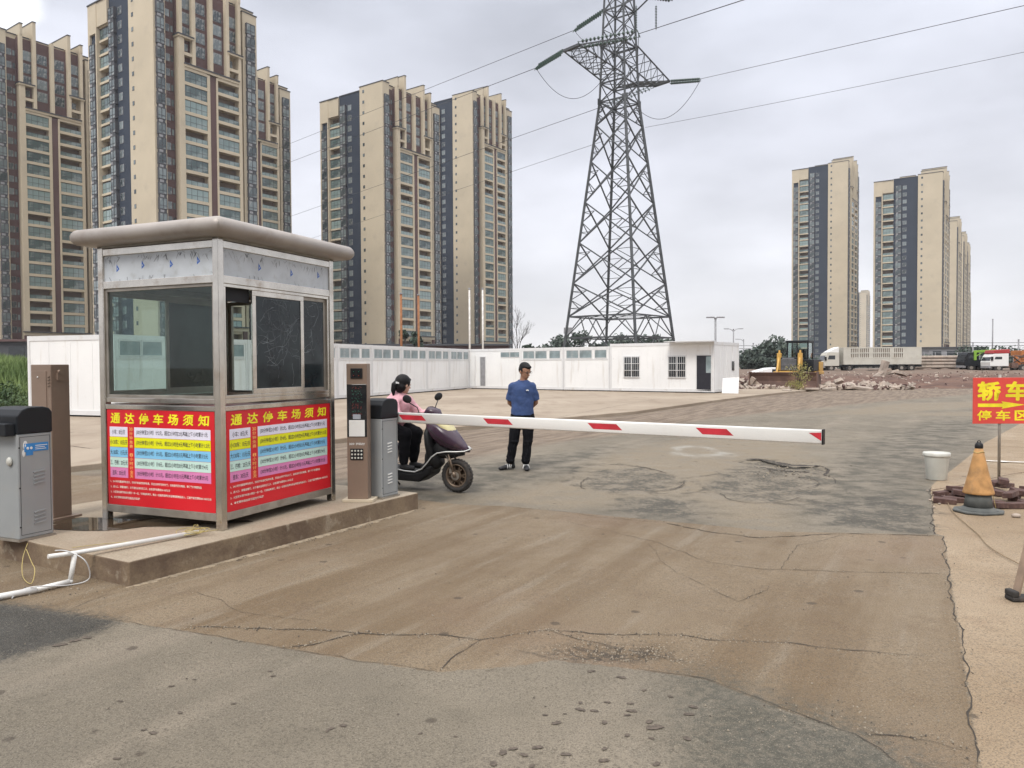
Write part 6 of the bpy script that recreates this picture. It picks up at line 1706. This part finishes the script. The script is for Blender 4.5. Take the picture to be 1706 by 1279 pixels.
for (x, y_, D_, lb) in ((1697, 566, 150, "dark utility pole near the photo's right edge"), (1621, 571, 170, "thin utility pole right of the stepping towers"), (1255, 572, 170, "thin utility pole left of the green trees")):
    pole(x, y_, D_, .14, 'pole_grey', lb, name="utility_pole", grp="utility poles")
for i, (y0_, y1_) in enumerate(((570, 566), (575, 571))):
    cable(at(1600, y0_, 170), at(1800, y1_, 150), .3, .05, ("upper" if i == 0 else "lower") + " overhead wire between the utility poles at the right edge", "overhead wires at the right", 10, "overhead_wire")
for i, (y0_, y1_) in enumerate(((574, 573), (579, 578))):
    cable(at(1200, y0_, 170), at(1330, y1_, 170), .3, .05, ("upper" if i == 0 else "lower") + " overhead wire above the trees left of the bulldozer", "overhead wires left of the bulldozer", 10, "overhead_wire")
# mesh fence behind the trucks
fo = empty("site_fence", (0, 0, 0), 0, "long pale site fence far behind the parked trucks", "fence")
m = MB()
for i in range(60): x = 52 + i*2.0; m.cyl((x, 138, 0), (x, 138, 3.4), .05, n=5)
m.build("posts", M['pole_grey'], fo)
m = MB()
for z in (1.2, 1.9, 2.6, 3.3): m.bx(52, 170, 137.98, 138.02, z, z+.05)
m.build("rails", M['pole_grey'], fo)
m = MB(); rnd = random.Random(5)
blobs = [(Vector((rnd.uniform(40, 190), rnd.uniform(170, 178), rnd.uniform(.8, 2.6))), (3.5, 2, 1.3)) for _ in range(90)]
leaves(m, rnd, blobs, 9000, .5, 1.1); tag(m.build("hedge", M['leaf_dark']), kind="stuff")

# ------------------------------------------------------------------ dirt ground and rubble at the right
def dirt_z(x, y_):
    e = min(1, max(0, (y_-46.5)/3.0)); t = min(1, max(0, (y_-47)/58))
    ex = min(1, max(0, (x-11.5)/3))
    n_ = vnoise(np.array([x*.9]), np.array([y_*.5]), 4)[0]*.16 + vnoise(np.array([x*3.1]), np.array([y_*2.2]), 6)[0]*.07
    return (-.05 + (.06 + .44*t + n_)*e)*ex - .08*(1-ex)
m = MB(); vs = []; ys2 = [46.3]; 
while ys2[-1] < 128: ys2.append(ys2[-1]*1.012 + .02)
NX = 150
for y_ in ys2:
    for i in range(NX+1):
        x = 11 + (y_*1.05-11)*i/NX; vs.append((x, y_, dirt_z(x, y_)))
m.add(vs, [(j*(NX+1)+i, j*(NX+1)+i+1, (j+1)*(NX+1)+i+1, (j+1)*(NX+1)+i) for j in range(len(ys2)-1) for i in range(NX)], 0, True)
s = NT('red_dirt'); k = s.mix(s.rng(s.noise(.5, 7, .6), .35, .65), (.070, .034, .024), (.145, .078, .052)); k = s.mix(s.rng(s.noise(1.8, 6), .58, .7, 0, .6), k, (.20, .14, .10))
sp_ = s.n("ShaderNodeSeparateXYZ"); s.l(s.co(), sp_.inputs[0]); k = s.mix(s.rng(sp_.outputs[1], 66, 90, 0, .7), k, (.17, .125, .092))
s.base(k); s.rough(.95); s.bump(s.noise(4, 6), .6, .1)
tag(m.build("dirt_ground", s.mat), kind="structure")
rnd = random.Random(17)
def chunk(name, p, sx_, sy_, sz_, rot, mt, label=None, grp=None):
    m = MB(); n_ = rnd.choice((5, 6)); pl2 = []
    for i in range(n_): a = 2*math.pi*(i+rnd.uniform(-.25, .25))/n_; pl2.append((sx_*math.cos(a)*rnd.uniform(.75, 1.1), sy_*math.sin(a)*rnd.uniform(.75, 1.1)))
    m.prism(pl2, -sz_, sz_); o = m.build(name, M[mt], None, bevel=.02, seg=1); o.location = p; o.rotation_euler = rot
    if label: tag(o, label, "rubble", grp)
    return o
SL_ = [(1372, 645, .75, .5, .13, 25), (1384, 648, .6, .5, .12, -18), (1396, 637, .5, .4, .15, 30), (1405, 645, .7, .5, .12, 10), (1418, 647, .8, .5, .14, -12), (1432, 648, .8, .4, .16, 8), (1447, 646, .7, .5, .12, 20), (1462, 648, .8, .5, .10, -22),
       (1478, 649, .8, .5, .12, 15), (1490, 650, .6, .4, .09, -8), (1440, 640, .5, .4, .12, 28), (1458, 641, .6, .5, .1, -10), (1412, 652, .6, .35, .08, 5), (1438, 653, .7, .35, .08, -5), (1380, 655, .6, .3, .07, 4), (1350, 657, .7, .3, .06, 3), (1310, 659, .9, .3, .04, 0)]
for i, (x, y_, a, b, c, rr_) in enumerate(SL_):
    D_ = 44.5 + (655-y_)*.45; p = at(x, y_, D_); p.z = max(p.z, .12)
    chunk("concrete_slab", p, a*.85, b*.8, c, (R(rnd.uniform(-35, 35)), R(rr_*1.3), R(rnd.uniform(0, 180))), 'rubble', "broken pale concrete slab, %s in the rubble row beside the bulldozer blade" % ORD[i] if i < 12 else ["thin pale slab in front of the rubble row's left part", "thin pale slab in front of the rubble row's middle", "thin pale slab just right of the bulldozer blade's foot", "thin pale slab under the bulldozer blade's right half", "long flat pale slab under the bulldozer blade's left half"][i-12], "broken slabs beside the bulldozer")
p = at(1472, 618, 72); chunk("upright_boulder", p, .55, .4, .95, (R(8), R(14), R(30)), 'rubble', "upright broken concrete block standing on the red dirt in front of the truck", None)
for i, (x, y_, lb) in enumerate(((1462, 624, "pale slab leaning left of the upright concrete block"), (1487, 620, "first broken slab right of the upright concrete block"), (1500, 622, "second broken slab right of the upright concrete block"))):
    chunk("concrete_slab", at(x, y_, 72), .9, .5, .12, (R(rnd.uniform(-20, 20)), R(-30 + 22*i), R(rnd.uniform(0, 60))), 'rubble', lb)
sm = MB()
def bit(x, y_, z, s_):
    q = Matrix.Translation((x, y_, z)) @ Matrix.Rotation(rnd.uniform(0, 6), 4, Vector((rnd.gauss(0, 1), rnd.gauss(0, 1), rnd.gauss(0, 1))).normalized())
    sm.bx(-s_, s_, -s_*rnd.uniform(.4, .8), s_*.6, -s_*.3, s_*.3, rnd.choice((0, 0, 1)), q)
for i in range(900):
    x = rnd.uniform(13.5, 24); y_ = 46.5 + abs(rnd.gauss(0, 1.2)) - .6
    bit(x, y_, rnd.uniform(.0, .16), rnd.uniform(.04, .22))
for i in range(350):
    x = rnd.uniform(13, 16.5); y_ = rnd.uniform(47, 53); bit(x, y_, rnd.uniform(.0, .75)*max(0, 1-abs(x-14.2)/2.6), rnd.uniform(.1, .3))
for i in range(500):
    x = rnd.uniform(16, 55); y_ = rnd.uniform(47, 90); bit(x, y_, dirt_z(x, y_)+.03, rnd.uniform(.03, .14))
tag(sm.build("rubble", [M['rubble'], M['brick']]), kind="stuff")
# weed in front of the blade
wd = empty("weed", at(1330, 655, 43.9), 0, "yellow green weed growing in front of the bulldozer blade", "plant"); wd.location.z = 0
m = MB(); blobs = [(Vector((rnd.gauss(0, .3), rnd.gauss(0, .2), rnd.uniform(.25, 1.5))), (.35, .25, .22)) for _ in range(16)]; leaves(m, rnd, blobs, 1100, .05, .12); m.build("foliage", leafmat('weed', (.20, .19, .05), (.36, .33, .13)), wd)
m = MB()
for i in range(9): m.tube([(0, 0, 0), (rnd.gauss(0, .12), 0, .7), (rnd.gauss(0, .35), rnd.gauss(0, .2), 1.5)], .012, 4)
m.build("stem", M['bark'], wd)

# ------------------------------------------------------------------ bulldozer (front towards camera: -y)
bz = empty("bulldozer", (17.75, 48.3, .0), R(-33), "yellow and black bulldozer with a wide rusty blade facing the road", "bulldozer")
bl = MB(); prof_ = [(-2.35, .0), (-2.15, .25), (-2.08, .55), (-2.15, .85), (-2.32, 1.08), (-2.38, 1.06), (-2.24, .84), (-2.17, .55), (-2.24, .25), (-2.44, .0)]
bl.prism(prof_, -2.1, 1.8, 0, Matrix(((0, 0, 1, 0), (1, 0, 0, 0), (0, 1, 0, 0), (0, 0, 0, 1)))); bl.bx(-2.16, -2.1, -2.45, -1.9, 0, 1.12); bl.bx(1.8, 1.86, -2.45, -1.9, 0, 1.12); bl.bx(-2.1, 1.8, -2.12, -1.98, .3, .5)
bl.build("blade", M['rust'], bz)
for sd in (-1, 1):
    t = MB(); x0 = sd*.98
    prof2 = [(-1.5, .25), (-1.25, .04), (1.5, .04), (1.85, .35), (1.85, .65), (1.5, .92), (-1.2, .80), (-1.5, .55)]
    t.prism(prof2, x0-.26, x0+.26, 0, Matrix(((0, 0, 1, 0), (1, 0, 0, 0), (0, 1, 0, 0), (0, 0, 0, 1))))
    for i in range(15): yy = -1.3+.21*i; t.bx(x0-.28, x0+.28, yy, yy+.06, .86+.0, .95)
    t.build("track", M['rust'], bz, bevel=.03)
    t = MB(); t.bx(sd*1.30-.03, sd*1.30+.03, -2.1, .6, .35, .62); t.build("push_arm", M['dozer_yellow'], bz)
    c = MB(); c.cyl((sd*.62, -1.3, 1.95), (sd*.62, -2.05, .62), .075, .06); c.bx(sd*.62-.12, sd*.62+.12, -1.35, -1.05, 1.2, 2.25); c.cyl((sd*.62, -1.2, 2.2), (sd*.62, -1.2, 2.42), .06); c.build("lift_cylinder", M['dozer_yellow'], bz, bevel=.02)
MB().bx(-.72, .48, -1.45, .3, .9, 1.15).build("front_frame", M['dozer_yellow'], bz, bevel=.03)
m = MB().bx(-.55, .50, -1.35, .4, 1.15, 1.98); m.build("engine_hood", M['black_metal'], bz, bevel=.05)
m = MB()
for i in range(9): m.bx(-.48, .43, -1.375, -1.352, 1.22+.075*i, 1.25+.075*i)
m.bx(-.40, .30, -1.38, -1.35, 1.90, 1.94); m.build("grille", M['pole_grey'], bz)
MB().bx(.62, 1.28, -.6, 1.7, 1.12, 1.85).bx(-1.2, -.7, .2, 1.7, 1.12, 1.6).build("side_box", M['black_metal'], bz, bevel=.04)
MB().bx(-.1, .5, .9, 1.3, 1.75, 2.5).build("seat", M['black'], bz, bevel=.04)  # black seat block, added to darken the inside of the cab
MB().cyl((.25, -.5, 1.98), (.25, -.5, 2.5), .05).build("exhaust", M['black_metal'], bz)
cb = MB(); cb.bx(-.62, .78, .4, 1.9, 2.92, 3.06)
for x in (-.58, .66):
    for y_ in (.44, 1.78): cb.bx(x, x+.09, y_, y_+.09, 1.15, 2.92)
cb.bx(-.58, .75, .45, 1.85, 1.1, 1.75); cb.bx(.03, .10, .42, .48, 1.75, 2.92); cbo = cb.build("cab", M['black_metal'], bz, bevel=.02)
MB().bx(-.50, .68, .46, .48, 1.75, 2.9).bx(.70, .72, .52, 1.78, 1.75, 2.9).bx(-.56, -.54, .52, 1.78, 1.75, 2.9).build("cab_glass", M['glass'], cbo)
MB().bx(.78, 1.4, -.2, 1.9, .92, 1.10).bx(-1.25, -.6, -.2, 1.9, .92, 1.10).bx(.85, 1.35, .9, 1.9, 1.1, 1.7).build("fender", M['dozer_yellow'], bz, bevel=.03)

# ------------------------------------------------------------------ trucks far at the right
def truck_wheels(o, xs, y0_, y1_, r_=.5):
    for x in xs:
        for yy in (y0_, y1_):
            w_ = MB().cyl((x, yy-.14, r_), (x, yy+.14, r_), r_, n=20).build("wheel", M['rubber'], o, bevel=.03)
            MB().cyl((x, yy-.16, r_), (x, yy+.16, r_), r_*.45, n=14).build("rim", M['steel_dull'], w_)
def truck_cab(o, mt, red=False, h=2.75, L=2.0):
    c = MB(); c.prism([(0, .75), (-.05, 1.3), (.25, h-.35), (.45, h-.05), (L, h), (L, .75)], 0, 2.3, 0, Matrix(((1, 0, 0, 0), (0, 0, 1, 0), (0, 1, 0, 0), (0, 0, 0, 1))))
    co2 = c.build("cab", M[mt], o, bevel=.05)
    g = MB(); g.prism([(.50, 1.65), (.62, h-.42), (1.45, h-.42), (1.45, 1.65)], -.012, -.002, 0, Matrix(((1, 0, 0, 0), (0, 0, 1, 0), (0, 1, 0, 0), (0, 0, 0, 1))))
    g.add([(-.015, .15, 1.5), (-.015, 2.15, 1.5), (.20, 2.15, h-.45), (.20, .15, h-.45)], [(3, 2, 1, 0)])
    g.build("cab_window", M['dark_glass'], co2)
    MB().bx(.02, .3, -.12, -.06, 1.5, 2.0).build("mirror", M['black'], co2); MB().bx(-.08, .2, .1, 2.2, .5, .8).build("bumper", M['pole_grey'], co2, bevel=.03)
    return co2
p = at(1368, 616, 105)
t1 = empty("cargo_truck", (p.x, 104, .42), R(-4), "white truck with long cream slatted cargo body parked beyond the red dirt", "truck")
cc = truck_cab(t1, 'truck_cream', h=2.6)
m = MB(); m.prism([(.5, 2.6), (1.2, 3.0), (2.0, 3.35), (2.0, 2.6)], .15, 2.15, 0, Matrix(((1, 0, 0, 0), (0, 0, 1, 0), (0, 1, 0, 0), (0, 0, 0, 1)))); m.build("roof_deflector", M['white'], t1, bevel=.05)
m = MB(); X0, X1 = 2.55, 12.7
m.bx(X0, X1, 0, 2.45, .95, 1.15); m.bx(X0, X1, 0, .06, 1.15, 1.75); m.bx(X0, X0+.1, 0, 2.45, 1.15, 3.25); m.bx(X1-.1, X1, 0, 2.45, 1.15, 3.25); m.bx(X0, X1, 2.39, 2.45, 1.15, 3.2); dkb = MB().bx(X0+.1, X1-.1, .10, .14, 1.75, 3.1).build('slat_gap_shade', M['recess'], t1)  # added dark sheet behind the slats, paints the shade in their gaps
for z in (1.75, 2.42, 3.12): m.bx(X0+.1, X1-.1, -.02, .05, z, z+.14)
for i in range(40):
    x = X0+.12 + i*(X1-X0-.3)/40
    wd_ = .26 if i in (0, 1, 2, 13, 14, 24, 25) else .12
    m.bx(x, x+wd_, 0, .05, 1.89, 3.12)
m.bx(X1-2.4, X1-.1, -.01, .055, 1.15, 3.2); 
for i in range(6): x = X0+i*(X1-X0-.1)/5; m.bx(x, x+.12, -.04, .0, 1.15, 3.26)
m.build("cargo_body", M['truck_cream'], t1)
m = MB(); m.bx(.8, 13, .5, 1.9, .6, .9); m.bx(2.8, 9.5, .02, .06, .45, .55); m.bx(2.8, 9.5, .02, .06, .75, .82); m.build("chassis", M['black_metal'], t1)
truck_wheels(t1, (1.0, 3.4, 10.2, 11.5), .25, 2.2, .48)
# flat stack of pipes
ps = empty("pipe_stack", at(1532, 616, 112), R(-2), "stack of long grey concrete piles behind the truck", "pipe stack", None); ps.location.z = .45
random.seed(44)
m = MB()
for x in (.6, 3.2, 5.6): m.bx(x, x+.2, 0, 3, 0, .25)
m.build("bearer", M['wood'], ps)
for r_i in range(4):
    for c_i in range(5): MB().cyl((-.2+random.uniform(-.4, .4), .4+.5*c_i, .50+.47*r_i), (6.8+random.uniform(-.7, .5), .4+.5*c_i, .50+.47*r_i), .225, n=12).build("pile", M['rubble'], ps)
p = at(1600, 621, 104)
t2 = empty("crane_truck", (p.x, 103, .35), R(-3), "dark crane truck with a lime green folded arm", "truck"); truck_cab(t2, 'black_metal', h=2.6, L=1.8)
m = MB().bx(1.8, 3.4, .1, 2.2, .7, 1.6).bx(.2, 3.4, .3, 1.9, .5, .8); m.build("body", M['black_metal'], t2, bevel=.04); truck_wheels(t2, (.9, 2.8), .2, 2.1, .5)
m = MB(); m.beam((1.3, 0, 1.5), (1.3, 0, 2.75), .32); m.beam((1.2, 0, 2.65), (3.9, 0, 2.8), .30); m.cyl((1.4, 0, 2.0), (2.4, 0, 2.6), .07); m.build("crane_arm", M['lime'], t2, bevel=.03)
p = at(1646, 622, 100)
t3 = empty("concrete_truck", (p.x, 99.5, .3), R(-3), "white truck cab with a red roof in front of piping machinery", "truck"); truck_cab(t3, 'white', h=2.4, L=2.3)
m = MB(); m.prism([(.35, 2.41), (.5, 2.85), (2.5, 2.95), (2.5, 2.41)], .1, 2.2, 0, Matrix(((1, 0, 0, 0), (0, 0, 1, 0), (0, 1, 0, 0), (0, 0, 0, 1)))); m.build("red_roof", M['truck_red'], t3, bevel=.06)
m = MB().bx(2.4, 9, .5, 1.8, .6, .95).bx(2.7, 3.5, .05, .7, .55, 1.2)
for i in range(14): m.cyl((3+random.random()*5, random.uniform(.1, 2.2), 1+random.random()*1.2), (3+random.random()*5, random.uniform(.1, 2.2), 1+random.random()*1.6), .09, n=7)
m.build("machinery", M['rust'], t3); truck_wheels(t3, (1.1, 4.2, 6.4), .2, 2.1, .52)
p = at(1690, 600, 108)
cr2 = empty("orange_crane", (p.x+1.0, 108, .3), 0, "orange crane superstructure at the photo's right edge behind the trucks", "crane")
m = MB().bx(0, 6, 0, 2.4, 2.2, 2.9); m.build("boom_housing", M['orange_crane'], cr2, bevel=.05); m = MB().bx(.2, .7, 0, 2, .9, 1.9).bx(-.2, 8, .2, 2.2, .6, .9); m.beam((.2, 0, 1), (-1.0, 0, 2.2), .25); m.build("base", M['orange_crane'], cr2); truck_wheels(cr2, (.8, 3.2), .2, 2.1, .55)
# white roof corner between office and bulldozer
low_o = empty("white_shed", (at(1258, 612, 90).x, 90, -.65), R(0), "low white shed roof behind the bulldozer's left side", "shed")
m = MB(); m.prism([(0, .5), (2.4, 1.0), (3.1, 1.1), (3.1, 1.75), (2.0, 1.7), (0, 1.2)], 0, 3, 0, Matrix(((1, 0, 0, 0), (0, 0, 1, 0), (0, 1, 0, 0), (0, 0, 0, 1)))); m.build("roof", M['container'], low_o); MB().bx(0, 3, .1, 2.9, 0, 1.0).build("wall", M['container'], low_o); MB().bx(2.0, 2.4, -.02, .0, 1.2, 1.55).build("window", M['dark_glass'], low_o)
# line of trees and a wall across the road behind the photographer, seen only in glass and steel
rnd = random.Random(77); m = MB()
blobs = [(Vector((rnd.uniform(-45, 45), rnd.uniform(-27, -20), rnd.uniform(1.0, 10))), (rnd.uniform(1.5, 2.6), 1.6, rnd.uniform(1.0, 1.8))) for _ in range(200)]
leaves(m, rnd, blobs, 14000, .5, 1.1); tag(m.build("tree_line", M['leaf_dark']), kind="stuff")
# ------------------------------------------------------------------ air
hz = MB().bx(-700, 700, -150, 1250, -1.2, 130)
s = NT('air'); s.t.nodes.remove(s.p); v = s.n("ShaderNodeVolumePrincipled"); v.inputs["Density"].default_value = .00020; v.inputs["Color"].default_value = (.86, .88, .93, 1)
s.l(v.outputs[0], s.out.inputs["Volume"])
HAZE = True
if HAZE: tag(hz.build("haze", s.mat), kind="stuff")
